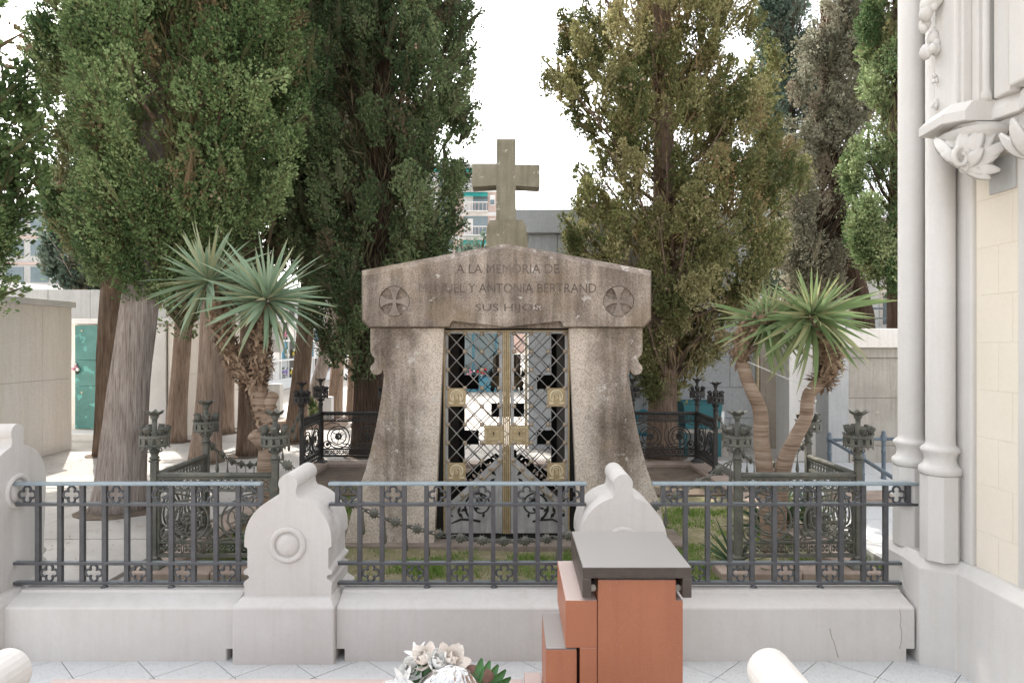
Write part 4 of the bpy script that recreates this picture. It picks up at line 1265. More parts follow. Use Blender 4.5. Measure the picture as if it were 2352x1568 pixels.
# kerb stones under the railings
kb = thing('plot_kerb', 'low pinkish stone kerb round the crypt plot under the iron railings', 'kerb', (0, 7.2, 0))
def kerbs(x0, x1, y0, y1, n, alongx):
    for i in range(n):
        q0, q1 = i/n, (i+1)/n
        a = (x0+(x1-x0)*q0+.003, x0+(x1-x0)*q1-.003, y0, y1) if alongx else (x0, x1, y0+(y1-y0)*q0+.003, y0+(y1-y0)*q1-.003)
        me = MB().box(a[0], a[1], a[2]-7.2, a[3]-7.2, -.05, .09).mesh('kerb_stone')
        o = obj('kerb_stone', me, M['kerb'], kb, .012)
kerbs(XL-.13, XL+1.05, YF-.13, YF+.13, 2, True); kerbs(XR-1.05, XR+.13, YF-.13, YF+.13, 2, True)
kerbs(XL-.13, XR+.13, YB-.13, YB+.13, 6, True)
kerbs(XL-.13, XL+.13, YF+.133, YB-.133, 5, False); kerbs(XR-.13, XR+.13, YF+.133, YB-.133, 5, False)

# blue-grey pipe railing round the neighbouring grave, right
pr_ = thing('pipe_railing', 'blue-grey painted pipe railing with ball-topped posts beside the chapel columns', 'railing', (4.2, 8.0, 0))
def ppost(x, y, h):
    MB().lathe([(.05,0),(.05,.03),(.034,.05),(.028,.10),(.03,.12),(.024,.15),(.024,h-.25),(.032,h-.235),(.024,h-.22),(.024,h-.11),(.034,h-.10),(.034,h-.03),(.02,h-.02),(.026,h),(.02,h+.022),(.003,h+.03)], 12).build('post', M['pipe'], pr_, loc=(x-4.2, y-8.0, 0))
for x, y, h in ((3.93, 8.45, .60), (4.60, 8.45, .62), (3.72, 7.25, .58), (3.45, 6.0, .56), (5.6, 8.45, .62)): ppost(x, y, h)
for a, b in (((3.93,8.45,.53),(4.60,8.45,.545)), ((4.60,8.45,.545),(5.6,8.45,.55)), ((3.93,8.45,.53),(3.72,7.25,.51)), ((3.72,7.25,.51),(3.45,6.0,.49))):
    MB().tube([(a[0]-4.2,a[1]-8,a[2]),(b[0]-4.2,b[1]-8,b[2])], .02, 10).build('rail', M['pipe'], pr_)
MB().box(3.4-4.2, 4.05-4.2, -.95, -.55, -.05, .13).build('foot_stone', M['kerb'], pr_, .01)

# ---------------------------------------------------------------- yuccas
YM = {}
def yleaf(mt, L, W, droop, seed):
    r = random.Random(seed)
    n = 6; vs = []; fs = []
    for i in range(n+1):
        s = i/n; w = W*(min(1, .55+1.6*s) if s < .3 else 1)*(1-max(0, s-.35)/.65)**.75+.0006
        y = L*s; z = -droop*L*s*s; tw = .5*math.sin(2.6*s+seed*1.3)
        bx_ = .05*L*math.sin(seed*2.1)*s*s
        vs += [(bx_-w*math.cos(tw), y, z+w*.45-w*math.sin(tw)), (bx_, y, z), (bx_+w*math.cos(tw), y, z+w*.45+w*math.sin(tw))]
    for i in range(n):
        for j in range(2): fs.append((i*3+j, i*3+j+1, (i+1)*3+j+1, (i+1)*3+j))
    m = MB().add(vs, fs, True).mesh('leaf')
    at_ = m.color_attributes.new('tint', 'FLOAT_COLOR', 'POINT')
    tone = r.uniform(.15, .95); dead = .0 if r.random() < .8 else r.uniform(.2, .7)
    for i in range(len(vs)): at_.data[i].color = (tone, max(dead, .7 if i >= 3*n else 0), 0, 1)
    m.materials.append(M[mt]); return m
def head(t, c, axis, n, mt, L, droop, r, spread=(15, 160), young=1.0):
    if mt not in YM: YM[mt] = [[yleaf(mt, 1, (.029+.007*k), d, k*3+i) for k in range(4)] for i, d in enumerate((.02, .10, .22, .38))]
    axis = Vector(axis).normalized(); q = axis.to_track_quat('Z', 'Y').to_matrix().to_4x4()
    for i in range(n):
        th = math.acos(math.cos(R(spread[0]))+(math.cos(R(spread[1]))-math.cos(R(spread[0])))*(i+.5)/n); ph = i*2.39996+r.uniform(-.25, .25)
        th += r.uniform(-.2, .2)
        k = min(3, int(th/R(45)*droop+r.uniform(0, 1)))
        l = L*r.uniform(.72, 1.12)*(1 if th < R(120) else .92)
        dr_ = q.to_3x3() @ Vector((math.sin(th)*-math.sin(ph), math.sin(th)*math.cos(ph), math.cos(th)))
        if dr_.z > .3: l *= 1-(1-young)*min(1, (dr_.z-.3)/.4)
        mw = Matrix.Translation(Vector(c)) @ q @ Matrix.Rotation(ph, 4, 'Z') @ Matrix.Rotation(PI/2-th, 4, 'X') @ Matrix.Translation((0, .03, 0)) @ Matrix.Rotation(r.uniform(-.4, .4), 4, 'Y') @ Matrix.Scale(l, 4)
        share('leaf', r.choice(YM[mt][k]), t, mw)
def trunk_tube(pts, radii, seed, seg=12):
    pts = [Vector(p) for p in pts]; r = random.Random(seed)
    P = []; RR = []
    for i in range(len(pts)-1):
        for k in range(5):
            q = k/5
            a = pts[max(i-1, 0)]; b = pts[i]; c = pts[i+1]; d = pts[min(i+2, len(pts)-1)]
            P.append(.5*((2*b)+(c-a)*q+(2*a-5*b+4*c-d)*q*q+(3*b-a-3*c+d)*q**3))
            RR.append((radii[i]+(radii[i+1]-radii[i])*q)*(1+r.uniform(-.025, .025)))
    P.append(pts[-1]); RR.append(radii[-1])
    return P, RR
def skirt(m, P, RR, n, r, L=.10):
    for i in range(n):
        k = r.randrange(len(P)-1); p = P[k]; d = (P[k+1]-P[k]).normalized()
        o = d.orthogonal().normalized(); o = Matrix.Rotation(r.uniform(0, 2*PI), 3, d) @ o
        s_ = d.cross(o); l = L*r.uniform(.6, 1.3); w = .012*r.uniform(.7, 1.4)
        b = p+o*RR[k]*.9; t_ = b+o*l*r.uniform(.25, .7)+d*l*r.uniform(-.2, .8)*r.choice((1, 1, -1)); mid = (b+t_)/2+o*.012
        m.add([b-s_*w, b+s_*w, mid+s_*w*1.1, t_, mid-s_*w*1.1], [(0,1,2,4),(4,2,3)])
ry = random.Random(21)
Yl = 5.62
yu = thing('yucca', 'tall yucca with two stiff blue-green leaf heads on a shaggy forked trunk', 'yucca', tuple(at(612, 784, Yl)*Vector((1,1,0)) if False else (at(612,784,Yl).x, Yl, 0)))
O = Vector(yu.location)
def yat(u, v, dy=0): return at(u, v, Yl+dy)-O
P, RR = trunk_tube([(0,0,.0), yat(612,1090), yat(618,1000), yat(600,930), yat(585,870)], (.088,.078,.075,.072,.088), 1)
m = MB().tube(P, RR, 14); P2, R2 = [yat(606,962), yat(617,930,-.02), yat(629,906,-.05)], (.058,.052,.046); m.tube(P2, R2, 12)
m.tube([yat(618,1036), yat(600,1014,-.05), yat(580,996,-.10)], (.058,.052,.050), 12)
m.build('trunk', M['yucca_bark'], yu)
Pa, Ra = trunk_tube([yat(585,880), yat(556,850), yat(528,800), yat(505,730), yat(492,650)], (.075,.06,.05,.045,.04), 4)
Pb, Rb = trunk_tube([yat(585,880,-.02), yat(600,830,-.05), yat(598,770,-.1), yat(603,690,-.14)], (.065,.055,.045,.04), 5)
MB().tube(Pa, Ra, 12).tube(Pb, Rb, 12).build('limb', M['dead_leaf'], yu)
m = MB(); skirt(m, Pa, Ra, 950, ry, .11); skirt(m, Pb, Rb, 800, ry, .11); skirt(m, P[-9:], RR[-9:], 90, ry, .07); skirt(m, P2, R2, 40, ry, .05)
tag(m.build('dead_leaf_skirt', M['dead_leaf'], yu), kind='stuff')
head(yu, yat(482,648), (-.45,-.2,1), 125, 'yucca_blue', .49, .5, ry, (6, 136))
head(yu, yat(612,690,-.14), (.35,-.4,1), 130, 'yucca_blue', .52, .55, ry, (6, 138))

Yr = 5.62
yv = thing('yucca', 'green yucca with two thin bare leaning trunks and drooping sunlit leaf heads', 'yucca', (at(1775,784,Yr).x, Yr, 0))
O = Vector(yv.location); Yl = Yr
P, RR = trunk_tube([(-.0,0,0), yat(1757,1085), yat(1748,1010), yat(1745,940), yat(1715,870), yat(1700,800)], (.085,.072,.062,.058,.052,.05), 6)
m = MB().tube(P, RR, 12)
Pq, Rq = trunk_tube([(.02,.02,0), yat(1797,1085,-.02), yat(1825,1010,-.04), yat(1850,960,-.05), yat(1858,905,-.06), yat(1892,872,-.06)], (.08,.066,.056,.052,.050,.058), 7)
m.tube(Pq, Rq, 12); m.build('trunk', M['yucca_bark'], yv)
Pa, Ra = trunk_tube([yat(1700,830), yat(1708,780), yat(1728,748), yat(1772,735)], (.056,.07,.065,.05), 8)
Pb, Rb = trunk_tube([yat(1885,880,-.06), yat(1905,840,-.05), yat(1895,780,-.08), yat(1858,725,-.12)], (.06,.075,.07,.05), 9)
MB().tube(Pa, Ra, 12).tube(Pb, Rb, 12).build('limb', M['dead_leaf'], yv)
m = MB(); skirt(m, Pa, Ra, 520, ry, .11); skirt(m, Pb, Rb, 560, ry, .12); tag(m.build('dead_leaf_skirt', M['dead_leaf'], yv), kind='stuff')
head(yv, yat(1762,738), (-.35,-.7,.6), 110, 'yucca_green', .47, .8, ry, (6, 140), .62)
head(yv, yat(1862,726,-.12), (.28,-.85,.5), 145, 'yucca_green', .58, .75, ry, (6, 140), .60)
MB().tube([yat(1716,830,-.06), yat(1770,853,-.08), yat(1862,893,-.10)], .0045, 5).build('tie_rope', M['petal_white'], yv)

def rosette_plant(name, label, cat, x, y, n, L, mt='agave', z=0.02):
    t = thing(name, label, cat, (x, y, z))
    head(t, (0, 0, 0), (0, -.05, 1), n, mt, L, .5, ry, (8, 80))
rosette_plant('agave', 'small dark spiky agave on the grass beside the right grave railing', 'agave', at(1690,784,5.25).x, 5.25, 34, .34)
rosette_plant('agave', 'dense dark agave clump between the two leaning yucca trunks', 'agave', at(1785,784,6.3).x, 6.3, 80, .55)
rosette_plant('agave', 'thin-leaved agave behind the front panel under the tall blue-green yucca', 'agave', at(560,784,5.45).x, 5.45, 30, .42)
rosette_plant('agave', 'dark agave under the twin yucca, close behind the pipe railing post', 'agave', at(1850,784,6.4).x, 6.4, 50, .45)
# ---------------------------------------------------------------- cypresses
TRI = [0]
def crown(t, name, mt, prof, n_pl, per, size, seed, leaf=.055, lobes=.28, dead=.16, inner=.3, gaps=0.0, lean=.5, core=1.0, group=5, ztop=1e9, blob=.27):
    """branches spread over the crown, each a rounded bunch of upswept plumes made of small sprays;
    prof rows: z, centre x, centre y, radius x, radius y (relative to the tree's foot)"""
    rs = np.random.RandomState(seed)
    pr = np.array(prof, dtype=float)
    zz = np.linspace(pr[0,0], pr[-1,0], 400)
    cols = [np.interp(zz, pr[:,0], pr[:,k]) for k in range(1, 5)]
    w = (cols[2]+cols[3])+.05; w = w/w.sum()
    nb = max(6, n_pl//group)
    kb = rs.choice(400, nb, p=w); zb = zz[kb]; ab = rs.uniform(0, 2*PI, nb)
    nsb = np.array([noise.noise((math.cos(x)*1.6+seed, math.sin(x)*1.6, y*.75)) for x, y in zip(ab, zb)])
    pb = np.where(rs.rand(nb) < inner, rs.uniform(.45, .76, nb), rs.uniform(.84, 1.12, nb))*(1+lobes*1.3*nsb)
    tb = rs.normal(0, .26, nb)
    if gaps:
        gn = np.array([noise.noise((math.cos(x)*2.2+9, math.sin(x)*2.2+seed, y*1.25)) for x, y in zip(ab, zb)])
        keep = gn > -.75+gaps
        zb, ab, pb, tb = zb[keep], ab[keep], pb[keep], tb[keep]; nb = len(zb)
    ib = np.repeat(np.arange(nb), group); n = len(ib)
    rloc = np.interp(zb, zz, cols[2])+.05
    q = np.clip(rs.normal(0, .5, n), -1.1, 1.1); qz = np.clip(rs.normal(0, .5, n), -1.1, 1.1)
    sp = size*.62
    a = ab[ib]+q*sp/np.maximum(rloc[ib], .25); z = np.clip(zb[ib]+qz*sp*1.25, pr[0,0]-.1, pr[-1,0])
    f = pb[ib]-.15*(q*q+qz*qz)-rs.uniform(-.02, .07, n)
    f = np.clip(f, .15, 1.3)
    k = np.clip(((z-zz[0])/(zz[-1]-zz[0])*399).astype(int), 0, 399)
    mg = size*.10
    rx = np.maximum(cols[2][k]-mg, .05); ry_ = np.maximum(cols[3][k]-mg, .05)
    C = np.stack([cols[0][k]+f*rx*np.cos(a), cols[1][k]+f*ry_*np.sin(a), z], 1)
    out = np.stack([np.cos(a), np.sin(a), np.zeros(n)], 1)
    ax = out*lean*rs.uniform(.4, 1.3, (n, 1))+np.array([0, 0, 1.0])+rs.normal(0, .30, (n, 3))
    ax /= np.linalg.norm(ax, axis=1, keepdims=True)
    L = size*rs.uniform(.6, 1.25, n); W = L*rs.uniform(.27, .42, n)
    tone = np.clip(.5+tb[ib]+rs.normal(0, .12, n), 0, 1)
    isdead = (rs.rand(n) < dead*(1.55-f))
    # plumes high above the view or on the far side carry fewer, larger sprays
    coarse = np.where(C[:,2] > ztop, 2, np.where((C[:,1]-cols[1][k]) > .35*ry_, 1, 0))
    cnt = np.array([per, int(per*.20), int(per*.10)])[coarse]; lsc = np.array([1.0, 2.1, 3.0])[coarse]
    i = np.repeat(np.arange(n), cnt); N = len(i)
    tt = rs.rand(N)
    prf = np.sin(PI*(tt*.84+.10))**.7*(1.1-.45*tt)
    d = rs.normal(0, 1, (N, 3)); d -= ax[i]*np.sum(d*ax[i], 1, keepdims=True); d /= np.linalg.norm(d, axis=1, keepdims=True)+1e-9
    lump = 1+.38*np.sin(tt*13+i*1.7+3.5*d[:,0]+2*d[:,1])                     # small tufts along the plume
    rr_ = np.sqrt(rs.uniform(.40, 1.12, N))
    pos = C[i]+ax[i]*((tt-.4)*L[i])[:,None]+d*(W[i]*prf*lump*rr_)[:,None]
    dr = ax[i]*.7+d*.6+rs.normal(0, .34, (N, 3)); dr /= np.linalg.norm(dr, axis=1, keepdims=True)
    sd = np.cross(dr, d*.7+out[i]*.45+rs.normal(0, .42, (N, 3))); sd /= np.linalg.norm(sd, axis=1, keepdims=True)+1e-9
    s = leaf*lsc[i]*rs.uniform(.55, 1.5, N); wd = s*rs.uniform(.27, .46, N)
    t0 = np.clip(tone[i]+rs.normal(0, .16, N), 0, 1)
    t1 = np.where(isdead[i], rs.uniform(.45, 1, N), (rs.rand(N) < .05)*rs.uniform(.2, .8, N))
    # dry inner twigs and sprays round the stem
    M_ = int(n*8*core); kk = rs.choice(400, M_, p=w); aa = rs.uniform(0, 2*PI, M_); ff = np.sqrt(rs.uniform(.02, .36, M_))
    p2 = np.stack([cols[0][kk]+ff*cols[2][kk]*np.cos(aa), cols[1][kk]+ff*cols[3][kk]*np.sin(aa), zz[kk]], 1)
    o2 = np.stack([np.cos(aa), np.sin(aa), np.zeros(M_)], 1)
    d2 = o2*.5+np.array([0, 0, 1.])+rs.normal(0, .4, (M_, 3)); d2 /= np.linalg.norm(d2, axis=1, keepdims=True)
    s2_ = np.cross(d2, o2+rs.normal(0, .5, (M_, 3))); s2_ /= np.linalg.norm(s2_, axis=1, keepdims=True)+1e-9
    pos = np.concatenate([pos, p2]); dr = np.concatenate([dr, d2]); sd = np.concatenate([sd, s2_])
    l2 = size*rs.uniform(.2, .55, M_)
    s = np.concatenate([s, l2]); wd = np.concatenate([wd, l2*rs.uniform(.025, .06, M_)])
    t0 = np.concatenate([t0, rs.uniform(0, .4, M_)]); t1 = np.concatenate([t1, rs.uniform(.25, .9, M_)])
    N = len(pos)
    V = np.empty((N, 4, 3))
    V[:,0] = pos-dr*s[:,None]*.5; V[:,1] = pos+sd*wd[:,None]+dr*s[:,None]*.05; V[:,2] = pos+dr*s[:,None]*.6; V[:,3] = pos-sd*wd[:,None]+dr*s[:,None]*.12
    tint = np.zeros((N, 4)); tint[:,3] = 1; tint[:,0] = t0; tint[:,1] = t1
    V = V.reshape(-1, 3); tv = np.repeat(tint, 4, 0)
    if blob:                              # the packed inner twigs of each plume: a small closed spindle, four flat sides
        u1 = np.cross(ax, rs.normal(0, 1, (n, 3))); u1 /= np.linalg.norm(u1, axis=1, keepdims=True); u2 = np.cross(ax, u1)
        hx = [u1*math.cos(PI*q/2)+u2*math.sin(PI*q/2) for q in range(4)]
        def ring(t_, r_): return [C+ax*((t_-.4)*L)[:,None]+h*(W*r_*blob)[:,None]*rs.uniform(.75, 1.15, (n, 1)) for h in hx]
        r0, r1, r2 = ring(.05, .2), ring(.42, 1.0), ring(.95, .15)
        Q = []
        for lo, hi in ((r0, r1), (r1, r2)):
            for q in range(4): Q.append(np.stack([lo[q], lo[(q+1) % 4], hi[(q+1) % 4], hi[q]], 1))
        Q = np.concatenate(Q, 0); nq = len(Q)
        ti = np.zeros((nq, 4)); ti[:,3] = 1; ti[:,0] = np.tile(np.clip(tone-.45, 0, 1), 8); ti[:,1] = np.tile(np.where(isdead, .8, .35), 8)
        V = np.concatenate([V, Q.reshape(-1, 3)]); tv = np.concatenate([tv, np.repeat(ti, 4, 0)]); N += nq
    TRI[0] += 2*N
    return obj(name, face_mesh(name, V, N, 4, tv), M[mt], t), C
def trunk(t, mt, pts, radii, seed, name='trunk', seg=40, flute=.12, flare=1.15):
    pts = [Vector(p) for p in pts]; r = random.Random(seed)
    P = []; RR = []
    for i in range(len(pts)-1):
        for k in range(7):
            q = k/7; P.append(pts[i].lerp(pts[i+1], q)); RR.append(radii[i]+(radii[i+1]-radii[i])*q)
    P.append(pts[-1]); RR.append(radii[-1])
    rings = []
    for j, (p, rr) in enumerate(zip(P, RR)):
        h = p.z
        fl = 1+(flare-1)*math.exp(-max(0, h)/.22)
        rings.append([(p.x+rr*fl*(1+flute*noise.noise((math.cos(2*PI*i/seg)*2.2+seed, math.sin(2*PI*i/seg)*2.2, h*.5))+.45*flute*noise.noise((math.cos(2*PI*i/seg)*6, math.sin(2*PI*i/seg)*6+seed, h*.9))+.35*flute*noise.noise((math.cos(2*PI*i/seg)*13+seed, math.sin(2*PI*i/seg)*13, h*1.2)))*math.cos(2*PI*i/seg),
                       p.y+rr*fl*(1+flute*noise.noise((math.cos(2*PI*i/seg)*2.2+seed, math.sin(2*PI*i/seg)*2.2, h*.5))+.45*flute*noise.noise((math.cos(2*PI*i/seg)*6, math.sin(2*PI*i/seg)*6+seed, h*.9))+.35*flute*noise.noise((math.cos(2*PI*i/seg)*13+seed, math.sin(2*PI*i/seg)*13, h*1.2)))*math.sin(2*PI*i/seg), p.z) for i in range(seg)])
    return MB().loft(rings, True, True).build(name, M[mt], t)
def limbs(t, mt, prof, n, seed, z0=None):
    r = random.Random(seed); m = MB(); pr = np.array(prof, float)
    for i in range(n):
        z = r.uniform(pr[0,0]-.1, pr[-1,0]*.85) if z0 is None else r.uniform(z0, pr[-1,0]*.8)
        f = lambda q, k: float(np.interp(q, pr[:,0], pr[:,k]))
        a = r.uniform(0, 2*PI); L = r.uniform(.9, 1.8)
        p0 = Vector((f(z,1), f(z,2), z)); z1 = z+L*.75
        e = r.uniform(.55, .92)
        p2 = Vector((f(z1,1)+f(z1,3)*e*math.cos(a), f(z1,2)+f(z1,4)*e*math.sin(a), z1)); p1 = p0.lerp(p2, .5)-Vector((0,0,.12))
        rr = r.uniform(.018, .04)
        m.tube([p0, p1, p2], [rr, rr*.7, rr*.25], 5)
        for k in range(3):
            q = p1.lerp(p2, r.uniform(.1, .9)); m.tube([q, q+Vector((r.uniform(-.25,.25), r.uniform(-.25,.25), r.uniform(.1,.4)))], [.009, .003], 4)
    return m.build('limbs', M[mt], t)
def cones(t, C, n, seed, r0=.02):
    rs = random.Random(seed); m = MB()
    for i in range(n):
        c = C[rs.randrange(len(C))]; base = Vector(c)+Vector((rs.uniform(-.12,.12), rs.uniform(-.25,.05), rs.uniform(-.2,.2)))
        for k in range(rs.randint(1, 3)):
            m.ball(base+Vector((rs.uniform(-.04,.04), rs.uniform(-.04,.02), rs.uniform(-.04,.04))), r0*rs.uniform(.7, 1.1), 6, 4)
    return tag(m.build('cones', M['cone'], t), kind='stuff')
GRP = 'cypress trees round the crypt'
def tree(label, cat, x, y, mt, bk, tr, rad, prof, n_pl, per, size, seed, n_limb=40, n_cone=0, name='cypress_tree', lb=None, **kw):
    t = thing(name, label, cat, (x, y, 0), 0, GRP if name == 'cypress_tree' else None)
    trunk(t, bk, [(p[0], p[1], p[2]) for p in tr], rad, seed)
    _, C = crown(t, 'crown', mt, prof, n_pl, per, size, seed, **kw)
    if n_limb: limbs(t, lb or bk, prof, n_limb, seed+5)
    if n_cone: cones(t, C, n_cone, seed+9)
    return t
# the big leaning tree at the left, its silvery trunk bare up to eye height
tree('large leaning cypress with a thick silvery bare trunk, in front of the green marble door', 'tree', -4.10, 7.1, 'cyp_green', 'bark_grey',
     [(0,0,-.05),(.12,0,1.3),(.27,.03,2.6),(.40,.1,4.5),(.45,.1,8),(.45,.1,11)], [.235,.195,.16,.12,.07,.02],
     [(2.45,.30,.05,.28,.3),(2.75,.42,.05,.62,.6),(3.2,.72,.1,.92,.95),(4.0,.78,.1,1.05,1.1),(5.2,.80,.1,1.10,1.15),(7,.65,.1,1.1,1.1),(9,.5,.1,.8,.8),(11.2,.45,.1,.08,.1)],
     1400, 410, .50, 29, 34, 40, lb='bark_brown', inner=.22, dead=.07, blob=.16, leaf=.026, lobes=.14, gaps=.0, ztop=5.9)
tree('slim cypress with a straight dark brown trunk standing against the green marble door', 'tree', -6.24, 10.5, 'cyp_bright', 'bark_brown',
     [(0,0,-.05),(.02,0,1.5),(.13,0,3.3),(.0,0,6),(-.1,0,11)], [.165,.155,.145,.10,.02],
     [(2.9,.05,0,.35,.4),(3.4,-.1,0,.75,.7),(4.5,-.2,0,.92,.85),(6,-.2,0,.82,.8),(8,-.15,0,.7,.7),(11,-.1,0,.1,.1)],
     620, 290, .54, 12, 40, 14, ztop=7.6, leaf=.034, lobes=.2, dead=.22)
tree('cypress at the left edge of the view with pale cones in its low-hanging branches', 'tree', -5.36, 6.0, 'cyp_green', 'bark_brown',
     [(0,0,-.05),(0,0,2),(0,0,6),(0,0,10)], [.2,.17,.1,.02],
     [(1.95,.1,0,.45,.4),(2.4,.1,0,.80,.8),(3.2,.05,0,.95,.9),(4.2,-.05,0,.92,.9),(5.5,-.1,0,.75,.8),(8,0,0,.6,.6),(9.8,0,0,.1,.1)],
     560, 320, .48, 13, 30, 130, ztop=5.3, blob=.12, leaf=.026, lobes=.22, dead=.06)
tree('broad dark cypress rising directly behind the left half of the crypt', 'tree', -2.22, 10.45, 'cyp_dark', 'bark_dark',
     [(0,0,-.05),(.05,0,1.5),(.15,0,3),(.3,0,7),(.35,0,14.5)], [.24,.21,.19,.13,.02],
     [(1.35,-.15,-.1,.25,.3),(1.8,-.1,-.05,.72,.7),(2.6,.03,0,1.10,.95),(3.6,.12,0,1.22,1.05),(4.8,.30,0,1.36,1.1),(5.6,.36,0,1.42,1.1),(6.4,.30,0,1.3,1.1),(8,.25,0,1.25,1.1),(10,.25,0,1.2,1.1),(12,.3,0,1.0,.9),(14.5,.3,0,.1,.1)],
     1300, 385, .56, 14, 80, 70, leaf=.033, lobes=.26, dead=.12, gaps=.06, ztop=7.6)
tree('olive-gold airy cypress with many cones behind the right half of the crypt', 'tree', 2.27, 10.25, 'cyp_gold', 'bark_brown',
     [(0,0,-.05),(.0,0,1.5),(.02,0,3),(-.02,0,7),(0,0,13)], [.23,.185,.17,.13,.02],
     [(1.1,.05,-.1,.35,.3),(1.5,.15,-.15,.85,.6),(2.2,.10,-.2,1.22,.72),(3.2,.05,-.2,1.62,.75),(4.2,.02,-.2,1.72,.85),(5.2,.0,-.1,1.70,.95),(6.2,-.02,0,1.65,1.0),(8,0,0,1.15,1.0),(10,0,0,.9,.9),(12.8,0,0,.1,.1)],
     1600, 300, .47, 15, 130, 320, ztop=7.6, blob=.22, leaf=.031, lobes=.20, dead=.08, gaps=.06, inner=.36, core=.6, group=6)
tree('pale brownish cypress with bare inner twigs behind the right wall, its trunk leaning', 'tree', 7.25, 14.0, 'cyp_pale', 'bark_dark',
     [(0,0,-.05),(-.06,0,2.3),(-.5,0,4.2),(-.8,0,6.5),(-.9,0,12)], [.27,.22,.17,.11,.02],
     [(2.5,-1.0,0,.55,.5),(3.3,-1.05,0,.85,.7),(4.6,-1.0,0,.95,.8),(6,-.7,0,.95,.8),(8,-.4,0,.8,.8),(11.5,-.5,0,.1,.1)],
     500, 280, .66, 16, 170, 0, ztop=9.5, blob=.25, leaf=.042, lobes=.42, dead=.30, gaps=.36, core=.5)
tree('bright green plump cypress standing close behind the chapel columns', 'tree', 6.55, 11.6, 'cyp_bright', 'bark_dark',
     [(0,0,-.05),(0,0,3),(0,0,6),(0,0,11)], [.18,.15,.1,.02],
     [(2.5,.05,0,.35,.35),(3.0,.0,0,.62,.6),(4.0,-.05,0,.80,.8),(5.5,.0,0,.75,.8),(7.2,.05,0,.66,.7),(9,.1,0,.5,.5),(11,.1,0,.08,.1)],
     520, 330, .52, 17, 20, 10, ztop=8.4, leaf=.036, lobes=.34, dead=.04, lean=.35, group=8)
tree('hazy dark green cypress farther back between the olive-gold and pale ones', 'tree', 7.35, 18.0, 'cyp_blue', 'bark_dark',
     [(0,0,-.05),(0,0,5),(0,0,13)], [.22,.17,.02],
     [(3.2,0,0,.6,.6),(5,-.1,0,1.1,.9),(7.5,-.1,0,1.05,.9),(10,0,0,.8,.8),(13,0,0,.1,.1)],
     360, 230, .82, 18, 60, 0, ztop=11.8, leaf=.058, lobes=.35, gaps=.25)
# the row of bare trunks left of the crypt, crowns high up
row = [(-5.88, 11.9, .165, .22, 'bark_tan', 'slender tan cypress trunk leaning right in front of the pale corner wall'),
       (-4.47, 9.94, .195, .18, 'bark_tan', 'brown cypress trunk just behind the left iron railing post, lit along one side'),
       (-5.50, 13.0, .17, .12, 'bark_tan', 'pale tan cypress trunk half hidden behind the brown one by the iron railing'),
       (-4.06, 10.5, .155, .05, 'bark_brown', 'cypress trunk directly behind the forked yucca stem, foot in a dark soil pit'),
       (-3.80, 11.9, .165, .30, 'bark_brown', 'cypress trunk between the yucca and the black rear railing, leaning right'),
       (-4.55, 15.2, .15, .75, 'bark_grey', 'thin pale cypress trunk slanting in front of the niche wall'),
       (-4.05, 15.6, .16, .15, 'bark_tan', 'sunlit cypress trunk seen above the black railing, before the white monument'),
       (-3.70, 15.9, .14, .05, 'bark_tan', 'narrow straight cypress trunk nearest the left edge of the crypt')]
for i, (x, y, r, lean_, bk, lab) in enumerate(row):
    h = 3.0+.25*(i % 3)
    k = y/10
    tree(lab, 'tree', x, y, 'cyp_dark', bk, [(0,0,-.05),(lean_*.5,0,1.4),(lean_,0,h),(lean_*1.2,0,10)], [r*1.05, r*.9, r*.8, .03],
         [(h-.9+.2*(i % 2),lean_,0,.30,.3),(h-.2,lean_,0,.72,.7),(h+1.2,lean_*1.1,0,.95,.85),(h+4,lean_*1.2,0,.95,.9),(h+8,lean_*1.2,0,.75,.7),(h+10.5,lean_*1.2,0,.1,.1)],
         340, 50, .76, 40+i, 18, 0, ztop=1.9+y*.5, leaf=.07 if y < 14 else .09, lobes=.3, dead=.25)
tree('small bushy grey-green tree on a thin trunk above the left concrete wall', 'tree', -10.9, 17.2, 'cyp_blue', 'bark_grey',
     [(0,0,-.05),(.02,0,2.6),(.05,0,4.2)], [.24,.2,.1], [(3.0,.1,0,.4,.4),(3.6,.1,0,1.0,.9),(4.6,.15,0,1.15,1.0),(5.6,.1,0,.8,.8),(6.4,.1,0,.2,.2)],
     150, 60, .65, 61, 30, 0, name='small_tree', leaf=.11, gaps=.35, lobes=.4)
tree('distant blue-green pine bush above the grey block wall, seen between the two big trunks', 'tree', -14.2, 24, 'cyp_blue', 'bark_dark',
     [(0,0,-.05),(0,0,3)], [.2,.12], [(1.2,0,0,1.0,.8),(2.6,0,0,1.7,1.2),(4.0,0,0,1.4,1.1),(5.4,.1,0,.4,.4)],
     150, 55, .9, 62, 12, 0, name='small_tree', leaf=.15, gaps=.2)
tree('distant dark green shrub on the right terrace behind the white yucca heads', 'tree', 8.6, 21, 'cyp_bright', 'bark_dark',
     [(0,0,-.05),(0,0,2)], [.15,.1], [(1.2,0,0,.6,.6),(2.2,0,0,.95,.9),(3.4,0,0,.5,.5)],
     70, 50, .7, 63, 8, 0, name='small_tree', leaf=.12)
tree('far green street trees in front of the apartment block, left of the stone cross', 'tree', -2.6, 46, 'cyp_blue', 'bark_dark',
     [(0,0,-.05),(0,0,5)], [.25,.15], [(4.0,0,0,1.2,1.0),(6.0,0,0,2.0,1.5),(7.6,.1,0,1.6,1.2),(8.7,0,0,.3,.3)],
     110, 50, 1.4, 64, 8, 0, name='small_tree', leaf=.26)
